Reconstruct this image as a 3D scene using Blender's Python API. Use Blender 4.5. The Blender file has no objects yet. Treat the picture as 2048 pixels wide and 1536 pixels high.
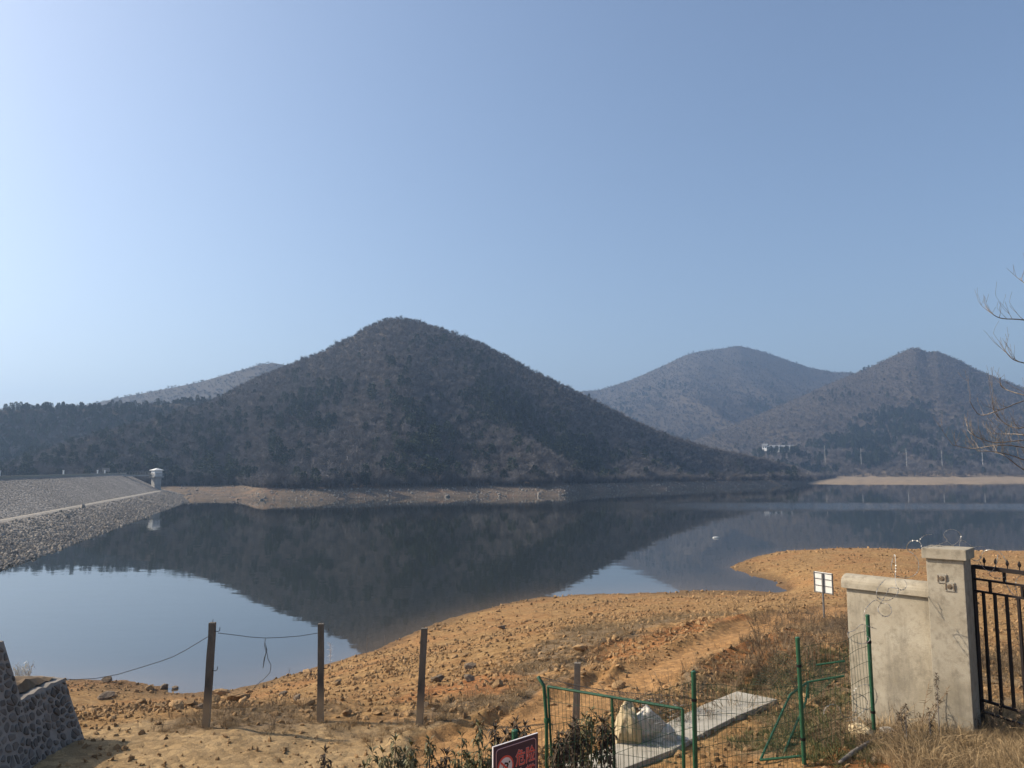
import bpy, bmesh, math, random
import numpy as np
from mathutils import Vector, Matrix

random.seed(7)
rng = np.random.default_rng(11)
scene = bpy.context.scene
COL = scene.collection
R = math.radians

# ------------------------------------------------------------------ camera, sky, sun, exposure
F_PX = 1547.0                     # focal length in pixels of the 2048 px wide photograph
CAM = Vector((0.0, 0.0, 10.0))    # water level is z = 0
PITCH = math.atan2(938 - 768, F_PX)
cam_d = bpy.data.cameras.new("camera")
cam_d.sensor_width = 36.0
cam_d.lens = 36.0 * F_PX / 2048.0
cam_d.clip_start = 0.1
cam_d.clip_end = 12000
cam = bpy.data.objects.new("camera", cam_d)
COL.objects.link(cam)
cam.location = CAM
cam.rotation_euler = (R(90) + PITCH, 0, 0)
scene.camera = cam

SUN_AZ = R(-80)      # measured from +Y (view direction) towards +X
SUN_EL = R(36)
world = bpy.data.worlds.new("World")
scene.world = world
world.use_nodes = True
wn = world.node_tree.nodes
wl = world.node_tree.links
wn.clear()
sky = wn.new("ShaderNodeTexSky")
sky.sky_type = 'NISHITA'
sky.sun_disc = False
sky.sun_elevation = SUN_EL
sky.sun_rotation = SUN_AZ
sky.altitude = 100
sky.air_density = 1.0
sky.dust_density = 2.8
sky.ozone_density = 1.7
bg = wn.new("ShaderNodeBackground")
bg.inputs[1].default_value = 0.110
wo = wn.new("ShaderNodeOutputWorld")
wl.new(sky.outputs[0], bg.inputs[0])
wl.new(bg.outputs[0], wo.inputs[0])

sun_d = bpy.data.lights.new("sun", 'SUN')
sun_d.energy = 4.3
sun_d.angle = R(0.6)
sun_d.color = (1.0, 0.88, 0.72)
sun = bpy.data.objects.new("sun", sun_d)
COL.objects.link(sun)
to_sun = Vector((math.sin(SUN_AZ) * math.cos(SUN_EL), math.cos(SUN_AZ) * math.cos(SUN_EL), math.sin(SUN_EL)))
sun.rotation_euler = to_sun.to_track_quat('Z', 'Y').to_euler()

scene.view_settings.view_transform = 'Standard'
scene.view_settings.look = 'None'
scene.view_settings.gamma = 1.0
scene.view_settings.use_curve_mapping = False
scene.view_settings.exposure = 0.62
scene.render.engine = 'CYCLES'
scene.cycles.max_bounces = 6
scene.cycles.diffuse_bounces = 2
scene.cycles.glossy_bounces = 3
scene.cycles.transparent_max_bounces = 8
scene.cycles.volume_bounces = 0
scene.cycles.caustics_reflective = False
scene.cycles.caustics_refractive = False
scene.cycles.use_denoising = True
scene.cycles.denoiser = 'OPENIMAGEDENOISE'
HAZE_DENSITY = 0.00038

# ------------------------------------------------------------------ helpers
cP, sP = math.cos(PITCH), math.sin(PITCH)
def ray(px, py):
    u = (px - 1024) / F_PX
    v = (768 - py) / F_PX
    return Vector((u, cP - v * sP, sP + v * cP))
def at_y(px, py, y):
    d = ray(px, py); return CAM + d * (y / d.y)
def at_z(px, py, z):
    d = ray(px, py); return CAM + d * ((z - CAM.z) / d.z)

def props(o, label=None, cat=None, group=None, kind=None):
    if label: o["label"] = label
    if cat: o["category"] = cat
    if group: o["group"] = group
    if kind: o["kind"] = kind
    return o
def link(name, data, parent=None, mat=None):
    o = bpy.data.objects.new(name, data)
    COL.objects.link(o)
    if parent is not None: o.parent = parent
    if mat is not None and data is not None:
        if len(data.materials) == 0: data.materials.append(mat)
    return o
def empty(name, loc, label, cat, group=None, rz=0.0):
    o = bpy.data.objects.new(name, None)
    o.empty_display_size = 0.2
    COL.objects.link(o)
    o.location = loc
    o.rotation_euler = (0, 0, rz)
    return props(o, label, cat, group)

class MB:
    def __init__(s): s.v = []; s.f = []
    def add(s, vs, fs):
        b = len(s.v)
        s.v.extend([tuple(x) for x in vs])
        s.f.extend([tuple(i + b for i in f) for f in fs])
        return s
    def obox(s, c, ax, ay, az):       # centre and three half-axis vectors
        c = Vector(c); ax = Vector(ax); ay = Vector(ay); az = Vector(az)
        vs = [c + i * ax + j * ay + k * az for k in (-1, 1) for j in (-1, 1) for i in (-1, 1)]
        return s.add(vs, [(0, 2, 3, 1), (4, 5, 7, 6), (0, 1, 5, 4), (2, 6, 7, 3), (0, 4, 6, 2), (1, 3, 7, 5)])
    def box(s, x0, x1, y0, y1, z0, z1):
        return s.obox(((x0 + x1) / 2, (y0 + y1) / 2, (z0 + z1) / 2), ((x1 - x0) / 2, 0, 0), (0, (y1 - y0) / 2, 0), (0, 0, (z1 - z0) / 2))
    def tube(s, pts, r, n=6, cap=True):
        pts = [Vector(p) for p in pts]
        m = len(pts)
        rs = r if isinstance(r, (list, tuple)) else [r] * m
        t0 = (pts[1] - pts[0]).normalized()
        ref = Vector((0, 0, 1)) if abs(t0.z) < 0.9 else Vector((1, 0, 0))
        nx = t0.cross(ref).normalized()
        vs = []
        for i, p in enumerate(pts):
            a = pts[max(i - 1, 0)]; b = pts[min(i + 1, m - 1)]
            t = (b - a)
            t = t.normalized() if t.length > 1e-9 else t0
            nx = nx - t * nx.dot(t)
            nx = nx.normalized() if nx.length > 1e-6 else t.orthogonal().normalized()
            ny = t.cross(nx)
            for k in range(n):
                an = 2 * math.pi * k / n
                vs.append(p + (nx * math.cos(an) + ny * math.sin(an)) * rs[i])
        fs = []
        for i in range(m - 1):
            for k in range(n):
                k2 = (k + 1) % n
                fs.append((i * n + k, i * n + k2, (i + 1) * n + k2, (i + 1) * n + k))
        if cap:
            fs.append(tuple(range(n - 1, -1, -1)))
            fs.append(tuple((m - 1) * n + k for k in range(n)))
        return s.add(vs, fs)
    def extrude(s, poly, d):          # closed polygon of Vectors swept along d
        d = Vector(d); n = len(poly)
        vs = [Vector(p) for p in poly] + [Vector(p) + d for p in poly]
        fs = [tuple(range(n - 1, -1, -1)), tuple(range(n, 2 * n))]
        fs += [(k, (k + 1) % n, n + (k + 1) % n, n + k) for k in range(n)]
        return s.add(vs, fs)
    def mesh(s, name, smooth=False):
        me = bpy.data.meshes.new(name)
        me.from_pydata(s.v, [], s.f)
        if smooth: me.polygons.foreach_set("use_smooth", [True] * len(me.polygons))
        me.update()
        return me
    def build(s, name, mat, parent=None, smooth=False, bevel=0.0, fix=True):
        me = s.mesh(name, smooth)
        if fix or bevel > 0:
            bm = bmesh.new(); bm.from_mesh(me)
            bmesh.ops.recalc_face_normals(bm, faces=bm.faces)
            if bevel > 0:
                bmesh.ops.bevel(bm, geom=bm.edges[:], offset=bevel, segments=2, affect='EDGES', profile=0.7)
            bm.to_mesh(me); bm.free()
        return link(name, me, parent, mat)

# numpy value noise
def _h(ix, iy, seed):
    n = (ix * 374761393 + iy * 668265263 + seed * 974634777).astype(np.int64) & 0x7fffffff
    n = ((n ^ (n >> 13)) * 1274126177) & 0x7fffffff
    return ((n ^ (n >> 16)) & 0xffff) / 65535.0
def vnoise(x, y, seed=0):
    x = np.asarray(x, float); y = np.asarray(y, float)
    ix = np.floor(x).astype(np.int64); iy = np.floor(y).astype(np.int64)
    fx = x - ix; fy = y - iy
    fx = fx * fx * (3 - 2 * fx); fy = fy * fy * (3 - 2 * fy)
    a = _h(ix, iy, seed); b = _h(ix + 1, iy, seed); c = _h(ix, iy + 1, seed); d = _h(ix + 1, iy + 1, seed)
    return (a * (1 - fx) + b * fx) * (1 - fy) + (c * (1 - fx) + d * fx) * fy
def fbm(x, y, seed=0, octaves=4):
    s = 0.0; a = 0.5
    for o in range(octaves):
        s = s + a * (vnoise(x * 2 ** o, y * 2 ** o, seed + o * 17) - 0.5)
        a *= 0.5
    return s
def sstep(a, b, x):
    t = np.clip((x - a) / (b - a), 0, 1)
    return t * t * (3 - 2 * t)

# ------------------------------------------------------------------ materials
def new_mat(name):
    m = bpy.data.materials.new(name); m.use_nodes = True
    nt = m.node_tree; b = nt.nodes["Principled BSDF"]
    return m, nt, b
def N(nt, t, **kw):
    n = nt.nodes.new(t)
    for k, v in kw.items(): setattr(n, k, v)
    return n
def ramp(nt, fac, stops):
    r = N(nt, "ShaderNodeValToRGB")
    e = r.color_ramp.elements
    while len(e) < len(stops): e.new(0.5)
    for el, (p, c) in zip(e, stops):
        el.position = p; el.color = (*c, 1) if len(c) == 3 else c
    nt.links.new(fac, r.inputs[0])
    return r.outputs[0]
def noise_out(nt, scale, detail=4, rough=0.6, coord=None, vec='Object', out=0, stretch=None):
    tc = coord
    if tc is None:
        t = N(nt, "ShaderNodeTexCoord"); tc = t.outputs[vec]
    if stretch is not None:
        mp = N(nt, "ShaderNodeMapping"); mp.inputs['Scale'].default_value = stretch
        nt.links.new(tc, mp.inputs[0]); tc = mp.outputs[0]
    n = N(nt, "ShaderNodeTexNoise")
    n.inputs['Scale'].default_value = scale
    n.inputs['Detail'].default_value = detail
    n.inputs['Roughness'].default_value = rough
    nt.links.new(tc, n.inputs['Vector'])
    return n.outputs[out]
def mixc(nt, fac, a, b, mode='MIX'):
    m = N(nt, "ShaderNodeMix", data_type='RGBA', blend_type=mode)
    for sock, val in ((m.inputs[0], fac), (m.inputs[6], a), (m.inputs[7], b)):
        if isinstance(val, (int, float)): sock.default_value = val
        elif isinstance(val, tuple): sock.default_value = (*val, 1) if len(val) == 3 else val
        else: nt.links.new(val, sock)
    return m.outputs[2]
def math_n(nt, op, a, b=None, clamp=False):
    m = N(nt, "ShaderNodeMath", operation=op, use_clamp=clamp)
    for i, val in enumerate((a, b)):
        if val is None: continue
        if isinstance(val, (int, float)): m.inputs[i].default_value = val
        else: nt.links.new(val, m.inputs[i])
    return m.outputs[0]
def bump(nt, b, height, strength=0.4, dist=0.02):
    n = N(nt, "ShaderNodeBump")
    n.inputs['Strength'].default_value = strength
    n.inputs['Distance'].default_value = dist
    nt.links.new(height, n.inputs['Height'])
    nt.links.new(n.outputs[0], b.inputs['Normal'])
def simple(name, c1, c2, scale=6, rough=0.8, bump_s=0.3, bump_d=0.01, metal=0.0, vec='Object', rnd=0.0, detail=5, spec=0.3):
    m, nt, b = new_mat(name)
    n = noise_out(nt, scale, detail, 0.65, vec=vec)
    col = ramp(nt, n, [(0.3, c1), (0.7, c2)])
    if rnd > 0:
        oi = N(nt, "ShaderNodeObjectInfo")
        k = math_n(nt, 'MULTIPLY_ADD', oi.outputs['Random'], rnd)
        k.node.inputs[2].default_value = 1 - rnd / 2
        col = mixc(nt, 1.0, col, k, 'MULTIPLY')
    nt.links.new(col, b.inputs['Base Color'])
    b.inputs['Roughness'].default_value = rough
    b.inputs['Metallic'].default_value = metal
    b.inputs['Specular IOR Level'].default_value = spec
    if bump_s > 0: bump(nt, b, n, bump_s, bump_d)
    return m

M = {}
M['green_paint'] = simple('green_paint', (0.008, 0.055, 0.024), (0.018, 0.095, 0.042), 9, 0.5, 0.1, 0.002, spec=0.5)
M['green_wire'] = simple('green_wire', (0.012, 0.035, 0.018), (0.025, 0.065, 0.03), 14, 0.6, 0)
M['dark_wire'] = simple('dark_wire', (0.03, 0.028, 0.024), (0.07, 0.06, 0.05), 20, 0.6, 0)
M['razor'] = simple('razor', (0.12, 0.11, 0.10), (0.45, 0.44, 0.41), 20, 0.45, 0, metal=0.6)
M['iron'] = simple('iron', (0.006, 0.004, 0.004), (0.014, 0.008, 0.007), 12, 0.65, 0.1, 0.002)
M['white_panel'] = simple('white_panel', (0.6, 0.6, 0.56), (0.72, 0.71, 0.66), 3, 0.5, 0)
M['steel'] = simple('steel', (0.12, 0.12, 0.12), (0.25, 0.25, 0.24), 10, 0.5, 0.1, 0.002, metal=0.4)
M['white_wall'] = simple('white_wall', (0.72, 0.72, 0.7), (0.82, 0.82, 0.8), 0.6, 0.8, 0)
M['grey_roof'] = simple('grey_roof', (0.13, 0.135, 0.14), (0.2, 0.205, 0.21), 0.8, 0.8, 0)
M['tower_conc'] = simple('tower_conc', (0.26, 0.26, 0.25), (0.38, 0.38, 0.36), 0.7, 0.85, 0)
M['glass'] = simple('glass', (0.02, 0.025, 0.03), (0.04, 0.045, 0.05), 1, 0.12, 0, spec=0.5)
M['bark'] = simple('bark', (0.11, 0.095, 0.08), (0.27, 0.235, 0.2), 6, 0.9, 0.3, 0.01)
M['grass'] = simple('grass', (0.24, 0.165, 0.085), (0.40, 0.29, 0.155), 3, 0.85, 0, rnd=0.6)
M['green_grass'] = simple('green_grass', (0.07, 0.085, 0.03), (0.17, 0.15, 0.06), 3, 0.85, 0, rnd=0.6)
M['weed'] = simple('weed', (0.12, 0.082, 0.05), (0.22, 0.155, 0.09), 4, 0.9, 0, rnd=0.5)
M['leaf'] = simple('leaf', (0.05, 0.048, 0.018), (0.19, 0.165, 0.065), 7, 0.6, 0, spec=0.35)
M['dead_leaf'] = simple('dead_leaf', (0.035, 0.026, 0.018), (0.11, 0.075, 0.042), 7, 0.75, 0)
M['litter'] = simple('litter', (0.06, 0.048, 0.036), (0.16, 0.125, 0.09), 0.05, 0.95, 0)
def twig_mat(name, c1, c2):
    m, nt, b = new_mat(name)
    oi = N(nt, "ShaderNodeObjectInfo")
    col = ramp(nt, oi.outputs['Random'], [(0.0, c1), (1.0, c2)])
    nt.links.new(col, b.inputs['Base Color'])
    b.inputs['Roughness'].default_value = 0.95
    b.inputs['Specular IOR Level'].default_value = 0.1
    return m
M['twig'] = twig_mat('twig', (0.065, 0.060, 0.057), (0.215, 0.196, 0.185))
M['twig_dark'] = twig_mat('twig_dark', (0.045, 0.042, 0.042), (0.125, 0.115, 0.112))
M['twig_warm'] = twig_mat('twig_warm', (0.085, 0.07, 0.06), (0.22, 0.182, 0.152))
M['needle'] = twig_mat('needle', (0.03, 0.044, 0.03), (0.06, 0.077, 0.05))

def rock_mat(name, c1, c2, c3):
    m, nt, b = new_mat(name)
    n = noise_out(nt, 4, 6, 0.7)
    n2 = noise_out(nt, 30, 4, 0.7)
    col = ramp(nt, n, [(0.3, c1), (0.55, c2), (0.75, c3)])
    oi = N(nt, "ShaderNodeObjectInfo")
    k = math_n(nt, 'MULTIPLY_ADD', oi.outputs['Random'], 0.5); k.node.inputs[2].default_value = 0.75
    col = mixc(nt, 1.0, col, k, 'MULTIPLY')
    nt.links.new(col, b.inputs['Base Color'])
    b.inputs['Roughness'].default_value = 0.9
    b.inputs['Specular IOR Level'].default_value = 0.2
    bump(nt, b, math_n(nt, 'ADD', n, n2), 0.6, 0.02)
    return m
M['rock'] = rock_mat('rock', (0.22, 0.128, 0.058), (0.335, 0.212, 0.10), (0.43, 0.295, 0.16))
M['grey_rock'] = rock_mat('grey_rock', (0.11, 0.082, 0.055), (0.205, 0.155, 0.105), (0.3, 0.235, 0.16))
M['pale_rock'] = rock_mat('pale_rock', (0.36, 0.325, 0.27), (0.52, 0.475, 0.40), (0.66, 0.62, 0.54))
M['cream_rock'] = rock_mat('cream_rock', (0.42, 0.31, 0.17), (0.55, 0.44, 0.27), (0.62, 0.54, 0.38))
M['riprap'] = rock_mat('riprap', (0.16, 0.14, 0.115), (0.29, 0.255, 0.21), (0.42, 0.37, 0.305))
M['wall_stone'] = rock_mat('wall_stone', (0.11, 0.095, 0.08), (0.16, 0.14, 0.118), (0.22, 0.195, 0.165))
M['mortar'] = simple('mortar', (0.20, 0.18, 0.155), (0.29, 0.262, 0.225), 5, 0.95, 0.5, 0.02)
M['cement'] = simple('cement', (0.48, 0.46, 0.42), (0.66, 0.64, 0.6), 4, 0.9, 0.3, 0.01)
M['slab'] = simple('slab', (0.29, 0.26, 0.205), (0.44, 0.405, 0.33), 3.5, 0.9, 0.3, 0.008)

M['pale_concrete'] = simple('pale_concrete', (0.15, 0.125, 0.095), (0.27, 0.23, 0.18), 7, 0.95, 0.4, 0.01)
M['berm'] = simple('berm', (0.27, 0.24, 0.19), (0.37, 0.33, 0.27), 0.5, 0.95, 0)
def plaster():
    m, nt, b = new_mat('plaster')
    a = noise_out(nt, 1.6, 6, 0.65)
    c = noise_out(nt, 9, 5, 0.7)
    st = noise_out(nt, 3, 5, 0.7, stretch=(1.0, 1.0, 0.22))
    fine = noise_out(nt, 90, 3, 0.6)
    col = ramp(nt, a, [(0.32, (0.275, 0.238, 0.172)), (0.5, (0.375, 0.33, 0.248)), (0.7, (0.445, 0.40, 0.31))])
    col = mixc(nt, ramp(nt, c, [(0.48, (0, 0, 0)), (0.66, (0.7, 0.7, 0.7))]), col, (0.22, 0.19, 0.14))
    col = mixc(nt, ramp(nt, st, [(0.5, (0, 0, 0)), (0.7, (0.7, 0.7, 0.7))]), col, (0.17, 0.15, 0.115))
    nt.links.new(col, b.inputs['Base Color'])
    b.inputs['Roughness'].default_value = 0.92
    b.inputs['Specular IOR Level'].default_value = 0.2
    bump(nt, b, math_n(nt, 'ADD', c, fine), 0.35, 0.01)
    return m
M['plaster'] = plaster()

def old_concrete():
    m, nt, b = new_mat('old_concrete')
    a = noise_out(nt, 5, 6, 0.7, stretch=(1, 1, 0.4))
    f = noise_out(nt, 40, 4, 0.7)
    col = ramp(nt, a, [(0.3, (0.055, 0.05, 0.042)), (0.6, (0.14, 0.12, 0.095)), (0.8, (0.24, 0.2, 0.15))])
    # lower stretch is bare, newer concrete
    tc = N(nt, "ShaderNodeTexCoord"); sp = N(nt, "ShaderNodeSeparateXYZ")
    nt.links.new(tc.outputs['Object'], sp.inputs[0])
    low = math_n(nt, 'ADD', sp.outputs[2], math_n(nt, 'MULTIPLY', a, 0.5))
    col = mixc(nt, ramp(nt, low, [(0.55, (1, 1, 1)), (0.85, (0, 0, 0))]), col, (0.33, 0.25, 0.155))
    nt.links.new(col, b.inputs['Base Color'])
    b.inputs['Roughness'].default_value = 0.95
    bump(nt, b, math_n(nt, 'ADD', a, f), 0.6, 0.01)
    return m
M['old_concrete'] = old_concrete()

def soil():
    m, nt, b = new_mat('soil')
    tc = N(nt, "ShaderNodeTexCoord"); co = tc.outputs['Object']
    big = noise_out(nt, 0.22, 5, 0.6, co)
    mid = noise_out(nt, 1.7, 6, 0.68, co)
    fine = noise_out(nt, 14, 5, 0.75, co)
    grit = noise_out(nt, 60, 3, 0.7, co)
    at = N(nt, "ShaderNodeAttribute"); at.attribute_name = "masks"
    sep = N(nt, "ShaderNodeSeparateColor"); nt.links.new(at.outputs['Color'], sep.inputs[0])
    at2 = N(nt, "ShaderNodeAttribute"); at2.attribute_name = "masks2"
    sep2 = N(nt, "ShaderNodeSeparateColor"); nt.links.new(at2.outputs['Color'], sep2.inputs[0])
    tan = ramp(nt, mid, [(0.25, (0.205, 0.112, 0.042)), (0.5, (0.325, 0.193, 0.078)), (0.75, (0.42, 0.272, 0.122))])
    orange = ramp(nt, mid, [(0.25, (0.21, 0.083, 0.028)), (0.5, (0.335, 0.15, 0.053)), (0.75, (0.40, 0.215, 0.09))])
    col = mixc(nt, ramp(nt, big, [(0.46, (0, 0, 0)), (0.66, (0.55, 0.55, 0.55))]), tan, orange)
    beige = ramp(nt, mid, [(0.25, (0.305, 0.198, 0.092)), (0.75, (0.44, 0.308, 0.16))])
    track = ramp(nt, mid, [(0.25, (0.34, 0.178, 0.066)), (0.75, (0.44, 0.258, 0.112))])
    weedy = ramp(nt, mid, [(0.25, (0.14, 0.098, 0.055)), (0.75, (0.29, 0.205, 0.12))])
    def soft(s): return math_n(nt, 'MULTIPLY', s, math_n(nt, 'MULTIPLY_ADD', fine, 1.2), True)
    def edge(s):   # break the mask edge up with noise
        a = math_n(nt, 'ADD', s, math_n(nt, 'MULTIPLY', math_n(nt, 'SUBTRACT', fine, 0.5), 0.7))
        return ramp(nt, a, [(0.3, (0, 0, 0)), (0.65, (1, 1, 1))])
    col = mixc(nt, edge(sep.outputs[1]), col, beige)
    col = mixc(nt, edge(sep.outputs[2]), col, weedy)
    col = mixc(nt, edge(sep2.outputs[0]), col, orange)
    col = mixc(nt, edge(sep.outputs[0]), col, track)
    wet = sep2.outputs[1]
    col = mixc(nt, math_n(nt, 'MULTIPLY', wet, 0.65), col, (0.12, 0.078, 0.042))
    # pebble speckle
    vo = N(nt, "ShaderNodeTexVoronoi"); vo.inputs['Scale'].default_value = 9.0
    nt.links.new(co, vo.inputs['Vector'])
    sp = ramp(nt, vo.outputs['Color'], [(0.45, (0.72, 0.72, 0.72)), (0.62, (1.0, 1.0, 1.0)), (0.8, (1.22, 1.2, 1.15))])
    col = mixc(nt, 0.7, col, sp, 'MULTIPLY')
    col = mixc(nt, 1.0, col, ramp(nt, grit, [(0.3, (0.72, 0.72, 0.72)), (0.7, (1.2, 1.2, 1.2))]), 'MULTIPLY')
    nt.links.new(col, b.inputs['Base Color'])
    b.inputs['Roughness'].default_value = 0.95
    b.inputs['Specular IOR Level'].default_value = 0.15
    h = math_n(nt, 'ADD', math_n(nt, 'MULTIPLY', fine, 1.0), math_n(nt, 'MULTIPLY', math_n(nt, 'SUBTRACT', 1.0, vo.outputs['Distance']), 0.5))
    h = math_n(nt, 'ADD', h, math_n(nt, 'MULTIPLY', grit, 0.35))
    bump(nt, b, h, 0.9, 0.045)
    return m
M['soil'] = soil()

def bank_mat(name, c1, c2, c3):
    m, nt, b = new_mat(name)
    a = noise_out(nt, 0.12, 5, 0.65)
    f = noise_out(nt, 1.2, 5, 0.75)
    col = ramp(nt, a, [(0.3, c1), (0.5, c2), (0.7, c3)])
    col = mixc(nt, 1.0, col, ramp(nt, f, [(0.3, (0.6, 0.6, 0.6)), (0.7, (1.25, 1.25, 1.25))]), 'MULTIPLY')
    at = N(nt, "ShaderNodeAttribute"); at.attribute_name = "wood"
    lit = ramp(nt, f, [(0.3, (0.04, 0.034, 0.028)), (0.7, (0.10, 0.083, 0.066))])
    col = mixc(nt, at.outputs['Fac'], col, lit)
    nt.links.new(col, b.inputs['Base Color'])
    b.inputs['Roughness'].default_value = 0.95
    b.inputs['Specular IOR Level'].default_value = 0.1
    bump(nt, b, f, 0.8, 0.4)
    return m
M['bank'] = bank_mat('bank', (0.095, 0.076, 0.056), (0.145, 0.112, 0.08), (0.21, 0.135, 0.085))
M['sand_bank'] = bank_mat('sand_bank', (0.2, 0.155, 0.105), (0.28, 0.215, 0.145), (0.33, 0.25, 0.165))

def dam_mat():
    m, nt, b = new_mat('stone_pitching')
    a = noise_out(nt, 0.1, 5, 0.65)
    v = N(nt, "ShaderNodeTexVoronoi"); v.inputs['Scale'].default_value = 2.8
    tc = N(nt, "ShaderNodeTexCoord"); nt.links.new(tc.outputs['Object'], v.inputs['Vector'])
    f = noise_out(nt, 2.2, 5, 0.75)
    col = ramp(nt, a, [(0.3, (0.21, 0.187, 0.158)), (0.7, (0.32, 0.288, 0.245))])
    col = mixc(nt, 1.0, col, ramp(nt, v.outputs['Color'], [(0.2, (0.6, 0.6, 0.6)), (0.8, (1.3, 1.3, 1.3))]), 'MULTIPLY')
    col = mixc(nt, 1.0, col, ramp(nt, f, [(0.3, (0.7, 0.7, 0.7)), (0.7, (1.2, 1.2, 1.2))]), 'MULTIPLY')
    nt.links.new(col, b.inputs['Base Color'])
    b.inputs['Roughness'].default_value = 0.95
    b.inputs['Specular IOR Level'].default_value = 0.15
    bump(nt, b, math_n(nt, 'SUBTRACT', 1.0, v.outputs['Distance']), 0.7, 0.3)
    return m
M['dam'] = dam_mat()

def water_mat():
    m, nt, b = new_mat('water')
    tc = N(nt, "ShaderNodeTexCoord"); co = tc.outputs['Object']
    def slope(scale, amp, stretch, detail=2):
        c = noise_out(nt, scale, detail, 0.5, co, out=1, stretch=stretch)
        s = N(nt, "ShaderNodeVectorMath", operation='SUBTRACT'); nt.links.new(c, s.inputs[0]); s.inputs[1].default_value = (0.5, 0.5, 0.5)
        k = N(nt, "ShaderNodeVectorMath", operation='SCALE'); nt.links.new(s.outputs[0], k.inputs[0])
        if isinstance(amp, float): k.inputs['Scale'].default_value = amp
        else: nt.links.new(amp, k.inputs['Scale'])
        return k.outputs[0]
    # light air patches where the surface is ruffled
    patch = noise_out(nt, 0.011, 3, 0.5, co, stretch=(0.35, 2.2, 1))
    spx = N(nt, "ShaderNodeSeparateXYZ"); nt.links.new(co, spx.inputs[0])
    def gauss(sock, c, w):
        d = math_n(nt, 'DIVIDE', math_n(nt, 'SUBTRACT', sock, c), w)
        return math_n(nt, 'EXPONENT', math_n(nt, 'MULTIPLY', math_n(nt, 'MULTIPLY', d, d), -1.0))
    wob = math_n(nt, 'ADD', spx.outputs[1], math_n(nt, 'MULTIPLY', patch, 60.0))
    band = math_n(nt, 'MULTIPLY', gauss(wob, 240.0, 17.0), gauss(spx.outputs[0], 125.0, 62.0))
    pm = ramp(nt, patch, [(0.56, (0, 0, 0)), (0.72, (1, 1, 1))])
    amp2 = math_n(nt, 'ADD', math_n(nt, 'MULTIPLY', band, 1.6), math_n(nt, 'MULTIPLY', pm, 0.02))
    a1 = slope(0.5, 0.007, (0.35, 1.3, 1))
    a2 = slope(2.4, 0.011, (0.35, 1.3, 1))
    a3 = slope(3.0, amp2, (1, 1, 1))
    ad = N(nt, "ShaderNodeVectorMath", operation='ADD'); nt.links.new(a1, ad.inputs[0]); nt.links.new(a2, ad.inputs[1])
    ad2 = N(nt, "ShaderNodeVectorMath", operation='ADD'); nt.links.new(ad.outputs[0], ad2.inputs[0]); nt.links.new(a3, ad2.inputs[1])
    ml = N(nt, "ShaderNodeVectorMath", operation='MULTIPLY'); nt.links.new(ad2.outputs[0], ml.inputs[0]); ml.inputs[1].default_value = (1, 1, 0)
    up = N(nt, "ShaderNodeVectorMath", operation='ADD'); nt.links.new(ml.outputs[0], up.inputs[0]); up.inputs[1].default_value = (0, 0, 1)
    nn = N(nt, "ShaderNodeVectorMath", operation='NORMALIZE'); nt.links.new(up.outputs[0], nn.inputs[0])
    nt.links.new(nn.outputs[0], b.inputs['Normal'])
    at = N(nt, "ShaderNodeAttribute"); at.attribute_name = "shallow"
    col = mixc(nt, at.outputs['Fac'], (0.018, 0.020, 0.014), (0.105, 0.078, 0.048))
    nt.links.new(col, b.inputs['Base Color'])
    b.inputs['Roughness'].default_value = 0.02
    b.inputs['IOR'].default_value = 2.0
    return m
M['water'] = water_mat()

# ------------------------------------------------------------------ near shore terrain
ctrl = []
def cz(px, py, z): p = at_z(px, py, z); ctrl.append((p.x, p.y, z))
def cy(px, py, y): p = at_y(px, py, y); ctrl.append((p.x, p.y, p.z))
shore_px = [(-150, 1352), (0, 1360), (130, 1362), (240, 1363), (330, 1376), (375, 1389), (420, 1386), (470, 1380), (505, 1371), (560, 1352),
            (640, 1331), (700, 1314), (760, 1297), (800, 1277), (850, 1256), (900, 1236), (1000, 1211), (1100, 1193), (1200, 1186),
            (1300, 1183), (1400, 1181), (1500, 1181), (1580, 1181), (1550, 1172), (1500, 1151), (1457, 1136), (1480, 1125), (1540, 1107), (1600, 1100),
            (1700, 1098), (1850, 1101), (2048, 1102), (2300, 1104)]
for a, b_ in shore_px: cz(a, b_, 0.0)
for a, b_ in shore_px[:21]:                          # the bed falls away beyond the water line
    p = at_z(a, b_, 0.0); d = math.hypot(p.x, p.y); k = (d + 14) / d
    ctrl.append((p.x * k, p.y * k, -2.0))
    k = (d + 45) / d
    if a < 900: ctrl.append((p.x * k, p.y * k, -5.0))
for a, b_ in ((1600, 1100), (1850, 1101), (2048, 1102), (2300, 1104), (1480, 1118)):
    p = at_z(a, b_, 0.0); d = math.hypot(p.x, p.y); k = (d + 18) / d
    ctrl.append((p.x * k, p.y * k, -2.0)); k = (d + 60) / d; ctrl.append((p.x * k, p.y * k, -5.0))
for a, b_, z in ((1440, 1160, -0.5), (1520, 1169, -0.3), (1410, 1140, -1.2), (1400, 1165, -0.8),
                 (1520, 1128, 0.42), (1560, 1145, 0.42), (1620, 1160, 0.95), (1600, 1125, 0.9), (1700, 1130, 1.5), (1900, 1130, 1.6), (2048, 1150, 2.2),
                 (1750, 1170, 2.2), (1560, 1190, 0.3), (1400, 1192, 0.45), (1200, 1197, 0.45), (1000, 1225, 0.5), (2250, 1180, 3.0)):
    cz(a, b_, z)
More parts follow.
